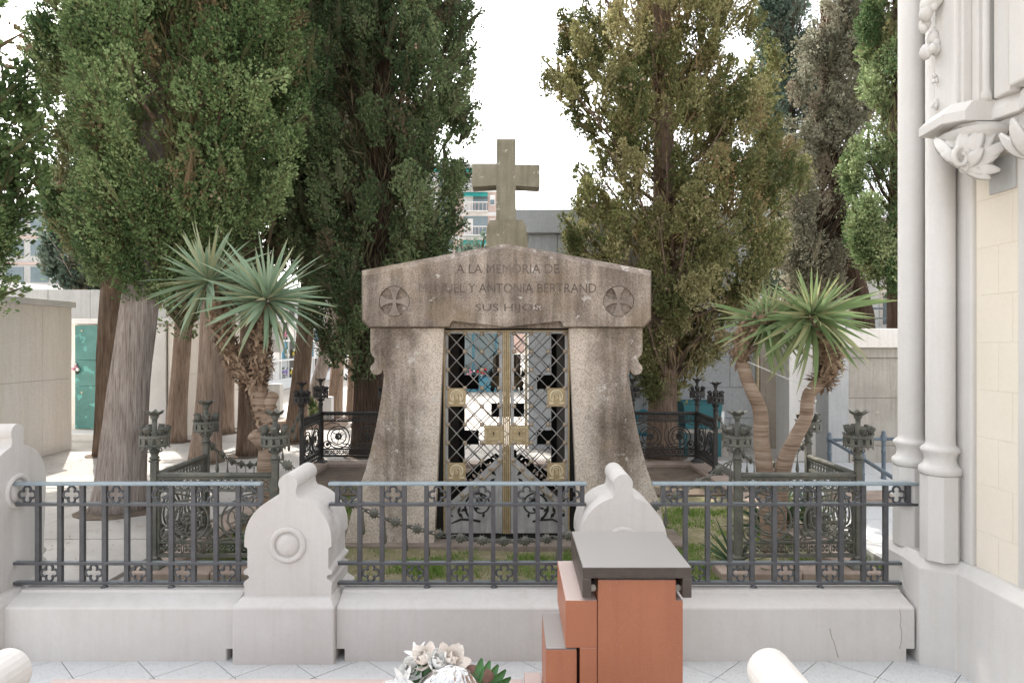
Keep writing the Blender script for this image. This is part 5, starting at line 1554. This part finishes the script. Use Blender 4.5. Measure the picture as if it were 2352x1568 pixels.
# soil pits in the walk
for i, (x, y, w) in enumerate(((-4.08,7.02,.34),(-6.24,10.47,.25),(-4.47,9.92,.27),(-4.06,10.48,.26),(-5.88,11.88,.25),(-3.80,11.88,.26),(-5.5,12.98,.24),(2.27,10.25,.3),(-2.22,10.45,.33))):
    p = MB(); n = 18
    p.prism([(x+w*math.cos(2*PI*k/n)*(1+.25*rnd.random()), y+w*math.sin(2*PI*k/n)*(1+.2*rnd.random())) for k in range(n)], -.03, .012, 'z')
    tag(p.build('soil_pit', M['soil']), kind='structure')

# litter under the trees
r_ = np.random.RandomState(77); n = 5200
x = r_.uniform(-8.4, 3.2, n); y = r_.uniform(4.3, 13.4, n)
nn = np.array([noise.noise((a*.7, b*.7, 5)) for a, b in zip(x, y)]); kk = (nn > r_.uniform(-.5, .55, n)); x, y = x[kk], y[kk]; n = len(x)
a = r_.uniform(0, 2*PI, n); s_ = r_.uniform(.006, .022, n); w_ = s_*r_.uniform(.25, .6, n); z = r_.uniform(.006, .014, n)
c, q = np.cos(a), np.sin(a)
V = np.empty((n, 4, 3))
for k, (u, v, h) in enumerate(((-1, 0, 0), (0, 1, .004), (1, 0, .001), (0, -1, .003))):
    V[:,k] = np.stack([x+u*s_*c-v*w_*q, y+u*s_*q+v*w_*c, z+h], 1)
tn = np.zeros((n, 4)); tn[:,3] = 1; tn[:,1] = r_.uniform(.6, 1, n)
tag(obj('fallen_leaves', face_mesh('fallen_leaves', V.reshape(-1, 3), n, 4, np.repeat(tn, 4, 0)), M['cyp_dark']), 'dry brown cypress litter scattered over the paving and soil', 'litter', kind='stuff')
# ---------------------------------------------------------------- walls and tombs behind
def block(name, label, cat, pos, mt=None, group=None): return thing(name, label, cat, pos, 0, group)
# left concrete mausoleum: side wall towards us, running away
t = block('concrete_mausoleum', 'pale stained concrete mausoleum wall at the left edge, running back from the corner post', 'mausoleum', (-7.9, 9.2, 0))
def lb(x0, x1, y0, y1, z0, z1, name, mt, bev=.006): return MB().box(x0+7.9, x1+7.9, y0-9.2, y1-9.2, z0, z1).build(name, mt, t, bev)
for i, (y0, y1) in enumerate(((6.6, 8.1), (8.1, 10.45), (10.45, 11.15))):
    for z0, z1 in ((-.03, 1.15), (1.15, 2.30)):
        lb(-8.9, -7.19, y0+.0025, y1-.0025, z0+.002, z1-.002, 'wall_panel', M['wall_stone'])
lb(-8.88, -7.21, 6.62, 11.13, 0, 2.29, 'core', M['hole'], 0)
lb(-9.0, -7.15, 6.55, 11.20, 2.30, 2.40, 'coping', M['white_trim'])
# corner mausoleum with green marble door, facing us
t2 = thing('marble_door_mausoleum', 'low pale mausoleum with a green marble door slab behind the two big trunks', 'mausoleum', (-7.0, 12.7, 0))
def mb2(x0, x1, y0, y1, z0, z1, name, mt, bev=.006): return MB().box(x0+7, x1+7, y0-12.7, y1-12.7, z0, z1).build(name, mt, t2, bev)
mb2(-9.0, -5.7, 12.76, 14.5, -.03, 2.08, 'core', M['wall_stone'], 0)
mb2(-9.1, -5.62, 12.62, 14.6, 2.08, 2.17, 'coping', M['white_trim'])
for z0, z1 in ((.13, .92), (.925, 1.40), (1.405, 2.05)):
    mb2(-8.13, -6.98, 12.70, 12.758, z0, z1, 'marble_slab', M['green_marble'], .004)
for x in (-8.0, -7.1):
    for z in (.8, 1.95):
        MB().ball((x+7, -.004, z), .018, 8, 6).build('fixing_stud', M['brass_pale'], t2)
mb2(-6.72, -6.42, 12.66, 12.758, .0, 2.07, 'white_pilaster', M['white_trim'])
for z0, z1 in ((0, 1.15), (1.155, 2.075)):
    mb2(-6.40, -5.70, 12.70, 12.758, z0, z1, 'wall_panel', M['wall_stone'])
mb2(-8.4, -6.8, 12.1, 12.68, -.03, .11, 'step', M['white_trim'])
fl = thing('flower_spray', 'small white flowers in a holder on the edge of the green marble door', 'flowers', (-8.07, 12.66, 1.28))
for i in range(7): MB().ball((rnd.uniform(-.09,.09), rnd.uniform(-.03,.02), rnd.uniform(-.05,.05)), .035, 7, 5).build('flower', M['petal_white'] if i % 3 else M['pink'], fl)
MB().lathe([(.02,-.13),(.035,-.05),(.04,-.03)], 8).build('holder', M['cast_dark'], fl)
# grey block wall behind
t3 = thing('block_wall', 'long grey concrete block wall behind the marble-door mausoleum', 'wall', (-10, 16.3, 0))
for j in range(4):
    for i in range(9):
        x0 = -14.5+i*1.0-.5*(j % 2)
        me = MB().box(x0+10+.006, x0+11-.006, -.12, .12, j*.745+.005 if j else -.03, (j+1)*.745-.004).mesh('block'); me.materials.append(M['wall_grey'])
        share('block', me, t3, Matrix.Translation((0, rnd.uniform(-.006,.006), 0)))
# niche wall, left of centre, running away from us
NX = -8.7
col_ = thing('columbarium', 'long white wall of burial niches behind the row of cypress trunks', 'columbarium', (NX, 24, 0))
NC, NR, NW, NH = 20, 4, .86, .74
Y0 = 18.8
MB().box(-1.2, -.08, Y0-24-.1, Y0-24+NC*NW+.1, -.05, NR*NH+.62).build('core', M['wall_grey'], col_)
grid = MB()
for r in range(NR+1): grid.box(-.079, .03, Y0-24, Y0-24+NC*NW, .30+r*NH-.035, .30+r*NH+.035)
for c in range(NC+1): 
    for r in range(NR): grid.box(-.079, .028, Y0-24+c*NW-.035, Y0-24+c*NW+.035, .30+r*NH+.0352, .30+(r+1)*NH-.0352)
grid.box(-.079, .06, Y0-24, Y0-24+NC*NW, -.05, .262)
grid.build('niche_frame', M['render_white'], col_)
MB().box(-1.3, .35, Y0-24-.2, Y0-24+NC*NW+.2, NR*NH+.62, NR*NH+.74).build('roof_slab', M['white_trim'], col_)
slab_ms = []
for mt in ('mauso', 'wall_stone', 'white_trim', 'cast_dark', 'wall_grey', 'blue_kiosk'):
    me = MB().box(-.078, -.03, -NW/2+.04, NW/2-.04, -NH/2+.04, NH/2-.04).mesh('niche_slab'); me.materials.append(M[mt]); slab_ms.append(me)
def flower_meshes():
    out = {}
    for nm, mts in (('white', ('petal_white','petal_cream')), ('pink', ('pink','petal_white')), ('red', ('red','pink')), ('yellow', ('petal_yellow','petal_white')), ('lilac', ('petal_lilac','petal_white')), ('blue', ('petal_blue','petal_white'))):
        m = MB(); r = random.Random(nm); idx = []
        for i in range(9):
            n0 = len(m.f); m.ball((r.uniform(.0,.12), r.uniform(-.16,.16), r.uniform(-.08,.14)), r.uniform(.035,.06), 6, 4); idx += [r.choice((0,0,1))]*(len(m.f)-n0)
        for i in range(6):
            n0 = len(m.f); y, z = r.uniform(-.2,.2), r.uniform(-.16,.18); m.add([(.02,y-.02,z),(.05,y+.02,z),(.10,y*1.3,z+.10),(.0,y+.01,z+.02)], [(0,1,2),(0,2,3)]); idx += [2]*(len(m.f)-n0)
        n0 = len(m.f); m.lathe([(.03,-.20),(.05,-.10),(.055,-.06)], 8, (.05,0,0)); idx += [3]*(len(m.f)-n0)
        me = m.mesh('flower_bunch')
        for k in (*mts, 'leaf_green', 'wall_grey'): me.materials.append(M[k])
        me.polygons.foreach_set('material_index', idx); out[nm] = me
    return out
FM = flower_meshes()
rn = random.Random(5)
tones = list(FM)
for c in range(NC):
    for r in range(NR):
        yc, zc_ = Y0-24+(c+.5)*NW, .30+(r+.5)*NH
        si = rn.randrange(len(slab_ms)); share('niche_slab', slab_ms[si], col_, Matrix.Translation((0, yc, zc_)))
        if rn.random() < .62:
            k = rn.choice(tones)
            o = obj('flower_bunch', FM[k], None); o.location = (NX-.02, 24+yc+rn.uniform(-.15,.15), zc_-.12); o.rotation_euler = (0,0,rn.uniform(-.3,.3))
            tag(o, '%s flowers by a %s slab, %s row of the niche wall' % (k, ('blue-grey', 'cream', 'white', 'dark', 'light grey', 'blue')[si], ('lowest', 'second lowest', 'second highest', 'top')[r]), 'flowers',
                '%s bunches by %s slabs, row %s of the niche wall' % (k, ('blue-grey', 'cream', 'white', 'dark', 'light grey', 'blue')[si], ('one', 'two', 'three', 'four')[r]))
# white monument and low grave before the niche wall
mo = thing('white_monument', 'slim white stone monument on a stepped base behind the black left railing', 'monument', (-3.72, 17.2, 0))
MB().box(-.24,.24,-.24,.24,-.03,.75).build('base', M['white_trim'], mo, .01); MB().box(-.30,.30,-.30,.30,.75,.83).build('base_cap', M['white_trim'], mo, .01)
MB().loft([[(-w,-w,z),(w,-w,z),(w,w,z),(-w,w,z)] for w, z in ((.17,.83),(.17,.98),(.13,1.0),(.11,2.1),(.15,2.14),(.15,2.2))]).build('shaft', M['petal_cream'], mo, .005)
gv = thing('low_grave', 'low pale grave kerb with a clipped green hedge behind the rear left railing', 'grave', (-4.1, 14.1, 0))
for a in ((-.6,.6,-.5,-.4),(-.6,.6,.4,.5),(-.6,-.5,-.39,.39),(.5,.6,-.39,.39)): MB().box(*a, -.03, .16).build('kerb', M['kerb'], gv, .008)
MB().box(.2,.42,-.2,.0,.16,.62).build('headstone', M['white_trim'], gv, .01)
hd, _ = crown(gv, 'hedge', 'cyp_bright', [(.12,-.1,0,.3,.3),(.34,-.1,0,.42,.34),(.5,-.1,0,.1,.1)], 40, 40, .16, 71, leaf=.045)
# graves with benches behind the crypt, seen through the railing
bn = thing('iron_bench', 'black slatted iron bench far behind the crypt beside its left pier', 'bench', (-4.1, 21.5, 0))
for i in range(9): MB().box(-.8+i*.19,-.78+i*.19+.03,-.02,.0,.40,.80).build('slat', M['iron_black'], bn)
MB().box(-.85,.85,-.5,.0,.36,.40).build('seat', M['iron_black'], bn); MB().box(-.85,.85,-.03,.01,.80,.85).build('top_rail', M['iron_black'], bn)
for sx in (-.75,.72):
    for sy in (-.45,-.05): MB().box(sx,sx+.04,sy,sy+.04,0,.36).build('leg', M['iron_black'], bn)
# granite mausoleum right behind the crypt, of coursed blocks
MX0, MX1, MY = .27, 4.02, 11.15
ms = thing('granite_mausoleum', 'large blue-grey granite block mausoleum behind the right half of the crypt', 'mausoleum', (2.1, MY+1.5, 0))
MB().box(MX0+.03-2.1, MX1-.03-2.1, -1.44, 2.4, -.05, 3.50).build('core', M['grout'], ms)
for j in range(7):
    n = 4; off = .0 if j % 2 else .47
    edges = [MX0]+[MX0+off+k*.94 for k in range(0 if off else 1, 5) if MX0+.1 < MX0+off+k*.94 < MX1-.1]+[MX1]
    for a, b in zip(edges[:-1], edges[1:]):
        MB().box(a+.004-2.1, b-.004-2.1, -1.5, -1.445, j*.5+.003-(.05 if j == 0 else 0), (j+1)*.5-.003).build('wall_block', M['mauso'], ms, .003)
for j in range(7):
    for k in range(3):
        MB().box(MX0-2.1-.0, MX0-2.1+.034, -1.44+k*1.2, -1.44+k*1.2+1.19, j*.5+.003, (j+1)*.5-.003).build('wall_block', M['mauso'], ms, .003)
MB().box(.06-2.1, MX1+.15-2.1, -1.64, 2.5, 3.502, 3.88).build('cornice', M['mauso'], ms, .01)
MB().tube([(MX0-2.14, -1.53, 0),(MX0-2.14, -1.53, 3.5)], .022, 8).build('corner_pipe', M['brass_pale'], ms)
MB().tube([(MX1-2.1-.02, -1.52, 0),(MX1-2.1-.02, -1.52, 3.5)], .03, 8).build('corner_pipe', M['brass_pale'], ms)
# garden things against it
hr = thing('garden_hose', 'cyan garden hose coiled on the wall beside the right cypress trunk', 'hose', (at(1478,975,10.9).x, 10.9, 1.0))
for i in range(7):
    r = .16+.012*(i % 3); pts = [(r*math.cos(2*PI*k/18)*.8, .02*i-.06+.015*math.sin(3*2*PI*k/18), -.55+r*1.1*math.sin(2*PI*k/18)) for k in range(18)]
    MB().tube(pts, .013, 6, closed=True).build('loop', M['hose'], hr)
MB().tube([(-.2,.1,.12),(-.2,.1,.33),(.1,.1,.35),(.12,.1,.30),(.12,.1,-.9)], .012, 6).tube([(-.1,.12,-.38),(-.1,-.08,-.36),(.1,-.08,-.36)], .012, 6).build('bracket', M['hose'], hr)
bc = thing('watering_bin', 'teal plastic bin on a wooden stool against the granite mausoleum', 'bin', (at(1605,960,10.6).x, 10.6, 0))
MB().loft([[(-w,-w*.8,z),(w,-w*.8,z),(w,w*.8,z),(-w,w*.8,z)] for w, z in ((.26,.42),(.30,.80),(.315,.80),(.315,.83),(.28,.83),(.25,.45))], True).build('bin', M['teal_plastic'], bc, .01)
MB().box(-.3,.3,-.25,.25,.36,.418).build('seat', M['old_stone'], bc, .004)
for sx in (-.28,.23):
    for sy in (-.23,.18): MB().box(sx,sx+.05,sy,sy+.05,0,.36).build('leg', M['teal_plastic'], bc)
cu_ = thing('paper_cups', 'stack of white paper cups beside the teal bin', 'cups', (at(1655,940,10.5).x, 10.5, .418))
MB().lathe([(.05,0),(.05,.04),(.055,.04),(.06,.26),(.045,.26)], 12).build('cups', M['petal_white'], cu_)
MB().box(-.10,.10,-.1,.1,-.44,-.002).build('stand', M['old_stone'], cu_)
# right-hand walls
w1 = thing('wall_pier', 'pale plain wall pier between the granite mausoleum and the bright gap', 'wall', (4.2, 11.4, 0)); MB().box(-.13,.32,-.2,.4,-.05,2.4).build('body', M['old_stone'], w1, .01)
w2 = thing('wall_pier', 'pale wall pier behind the forked yucca trunks, right of the bright gap', 'wall', (4.4, 10.2, 0)); MB().box(-.34,.42,-.2,.3,-.05,1.95).build('body', M['wall_stone'], w2, .01)
MB().box(-.40,.46,-.26,.36,1.95,2.05).build('cap', M['wall_stone'], w2, .01)
w3 = thing('retaining_wall', 'stained beige stone wall with a heavy coping beside the chapel columns', 'wall', (5.7, 10.0, 0))
for i, (x0, x1) in enumerate(((-.96, .55), (.55, 2.6))):
    for z0, z1 in ((-.05, .28), (.283, .95), (.953, 1.52)):
        MB().box(x0+.003, x1-.003, -.37 if z0 > 0 else -.42, .4, z0, z1).build('stone', M['old_stone'], w3, .006)
MB().box(-1.0, 2.7, -.40, .42, 1.522, 1.66).build('frieze', M['old_stone'], w3, .006); MB().box(-1.06, 2.7, -.47, .48, 1.662, 1.93).build('coping', M['wall_stone'], w3, .012)
MB().box(-1.25, -.962, -.40, .35, -.05, 1.58).build('end_pier', M['wall_grey'], w3, .01)
# terrace building with niches above the right wall
tb_ = thing('niche_building', 'far white niche building with thin roof slab and posts above the right stone wall', 'building', (11.5, 22, 0))
MB().box(-3.6, 5, 0, 2, -.05, 4.35).build('wall', M['render_white'], tb_); MB().box(-4.2, 5.5, -1.6, 2.2, 4.35, 4.5).build('roof_slab', M['cast'], tb_)
MB().box(-3.8, 5.2, -1.3, -.001, -.05, 2.05).build('terrace', M['white_trim'], tb_)
for i in range(5):
    x = -3.2+i*1.1
    if i != 2: MB().box(x-.09, x+.09, -1.2, -1.02, 2.05, 4.35).build('post', M['white_trim'], tb_)
    poly = [(x+.25, 2.25),(x+.80, 2.25),(x+.80, 3.3)]+[(x+.525+.275*math.cos(a), 3.3+.275*math.sin(a)) for a in [PI*k/8 for k in range(1, 8)]]+[(x+.25, 3.3)]
    MB().prism(poly, -.03, -.001).build('niche', M['wall_stone'], tb_)
    MB().box(x+.34, x+.71, -.06, -.031, 2.3, 3.2).build('niche_slab', M['glass_dark' if i % 2 else 'wall_grey'], tb_)
MB().tube([(-3.7,-1.25,2.45),(2.0,-1.25,2.45)], .03, 6).tube([(-3.7,-1.25,2.75),(2.0,-1.25,2.75)], .03, 6).build('handrail', M['pipe'], tb_)
for i, (k, x, z) in enumerate((('red', 8.15, 2.42), ('white', 9.1, 2.42), ('red', 10.2, 2.42))):
    o = obj('flower_bunch', FM[k], None); o.location = (x, 20.9, z-.17); o.rotation_euler = (0, 0, R(-90)); o.scale = (1.2,1.2,1.2)
    tag(o, ('red flowers in a vase on the far right terrace, left end', 'white flowers in a vase on the far right terrace', 'red flowers in a vase on the far right terrace before the arched niche')[i], 'flowers')
# ---------------------------------------------------------------- town behind
ab = thing('apartment_block', 'pink-brick apartment block with white bands and teal awnings left of the stone cross', 'apartment block', (-6, 84, 0))
aw, ah = 8.6, 22.4
def A_(x0, x1, y0, y1, z0, z1, name, mt, par=None): return MB().box(x0, x1, y0, y1, z0, z1).build(name, mt, par or ab)
A_(-9, 4.2, .3, 12, -.1, ah+.9, 'wall', M['brick_far'])
A_(-9.3, 4.45, -.2, 12.3, ah+.9, ah+1.3, 'roof_edge', M['white_trim'])
for f in range(8):
    z = f*2.95
    A_(-9.1, 4.27, .15, .299, z+2.45, z+2.94, 'floor_band', M['white_trim'])
    for i, x in enumerate((-7.2, -2.8, 1.5)):
        w = A_(x-1.5, x+1.5, .20, .298, z+.1, z+2.44, 'balcony_opening', M['glass_dark'])
        A_(x-1.45, x-.3, .10, .199, z+.12, z+2.1, 'window_frame', M['white_trim'], w) 
        for k in range(7): A_(x-1.45+k*.47, x-1.38+k*.47, -.86, -.80, z+.02, z+1.0, 'baluster', M['brick_far'], w)
        A_(x-1.55, x+1.55, -.9, -.78, z+.95, z+1.05, 'balcony_rail', M['white_trim'], w)
        A_(x-1.55, x+1.55, -.9, .19, z-.12, z+.0, 'balcony_slab', M['white_trim'], w)
        if (f+i) % 3 != 1:
            me = MB().prism([(.19, 2.42),(.19, 2.36),(-.75, 1.75),(-.80, 1.80)], -1.5, .2 if (f+i) % 2 else 1.5, 'x'); o = me.build('awning', M['teal'], w); o.location = (x, 0, z)
    w = A_(3.25, 3.9, .2, .298, z+.8, z+2.1, 'window', M['render_white']); A_(3.32, 3.83, .16, .199, z+.9, z+1.5, 'pane', M['glass_dark'], w)
A_(-9.05, 4.25, .32, 12.02, -.1, .2, 'plinth', M['wall_grey'])
pb = thing('flat_roofed_block', 'far pale pink flat-roofed block just above the granite mausoleum cornice', 'building', (8, 110, 0))
MB().box(-9.5, 12, 0, 12, -.1, 21.8).build('wall', M['brick_far'], pb); MB().box(-9.7, 12.2, -.25, 12.2, 21.8, 22.3).build('roof_edge', M['white_trim'], pb)
for i in range(7):
    for f in range(6): MB().box(-8.6+i*2.9, -7.0+i*2.9, -.06, -.001, 3+f*3.1, 4.9+f*3.1).build('window', M['glass_dark'], pb)
wb = thing('white_hall', 'long white hall with a sloping roof and pink panels beyond the left walls', 'building', (-28, 44, 0))
MB().prism([(-14, 5.2), (-14, 6.4), (1.2, 5.1), (1.2, 4.6)][::-1], -1.2, 8).build('roof', M['render_white'], wb); MB().box(-13.5, .9, 0, 7.5, -.1, 4.62).build('wall', M['render_white'], wb)
for i in range(6): MB().box(-12.8+i*2.35, -11.2+i*2.35, -.08, -.001, 3.0, 4.1).build('panel', M['brick_far'], wb)
MB().box(-13.2, .7, -.05, -.001, 2.3, 2.45).build('band', M['wall_grey'], wb)
gb_ = thing('grey_office', 'tall blue-grey office block far behind the white hall', 'building', (-52, 85, 0))
MB().box(-12, 14, 0, 10, -.1, 19).build('wall', M['wall_grey'], gb_)
for f in range(5):
    for i in range(8): MB().box(-11+i*3.1, -8.8+i*3.1, -.08, -.001, 2.5+f*3.3, 4.4+f*3.3).build('window', M['glass_dark'], gb_)
    MB().box(-12.05, 14.05, -.12, -.001, 1.4+f*3.3, 1.7+f*3.3).build('band', M['brick_far'], gb_)
rb = thing('terraced_flats', 'pinkish flats with white balconies far behind the right cypress trunk', 'building', (38, 62, 0))
MB().box(-14, 12, 0, 10, -.1, 13).build('wall', M['brick_far'], rb)
for f in range(4):
    MB().box(-14.2, 12.2, -1.0, -.001, 2.6+f*3.0, 3.3+f*3.0).build('balcony', M['render_white'], rb)
    for i in range(8): MB().box(-13+i*3.1, -11.2+i*3.1, -.06, -.001, 3.4+f*3.0, 5.3+f*3.0).build('window', M['glass_dark'], rb)
# kiosk with flowers seen through the gate
ki = thing('flower_kiosk', 'small blue kiosk with glass front seen through the left gate leaf', 'kiosk', (-1.05, 25, 0))
MB().box(-1.4, 1.1, 0, 2, -.05, 2.9).build('body', M['blue_kiosk'], ki)
for x0, x1 in ((-1.2, -.4), (-.32, .42), (.5, .95)):
    p = MB().box(x0, x1, -.04, -.001, .5, 2.2).build('window', M['glass_dark'], ki)
    MB().box(x0-.04, x1+.04, -.08, -.041, 2.2, 2.28).build('window_head', M['white_trim'], p)
MB().box(-1.6, 1.3, -.8, 2.1, 2.4, 2.52).build('awning', M['render_white'], ki)
MB().box(-1.5, 1.2, -.5, -.002, -.05, .45).build('counter', M['blue_kiosk'], ki)
for i, (k, x) in enumerate((('pink', -1.5), ('red', -1.1), ('yellow', -2.0))):
    o = obj('flower_bunch', FM[k], None); o.location = (x, 24.75, .62); o.rotation_euler = (0,0,R(-90)); o.scale = (.9,.9,.9)
    tag(o, '%s flowers in a pot on the kiosk counter behind the gate' % k, 'flowers')
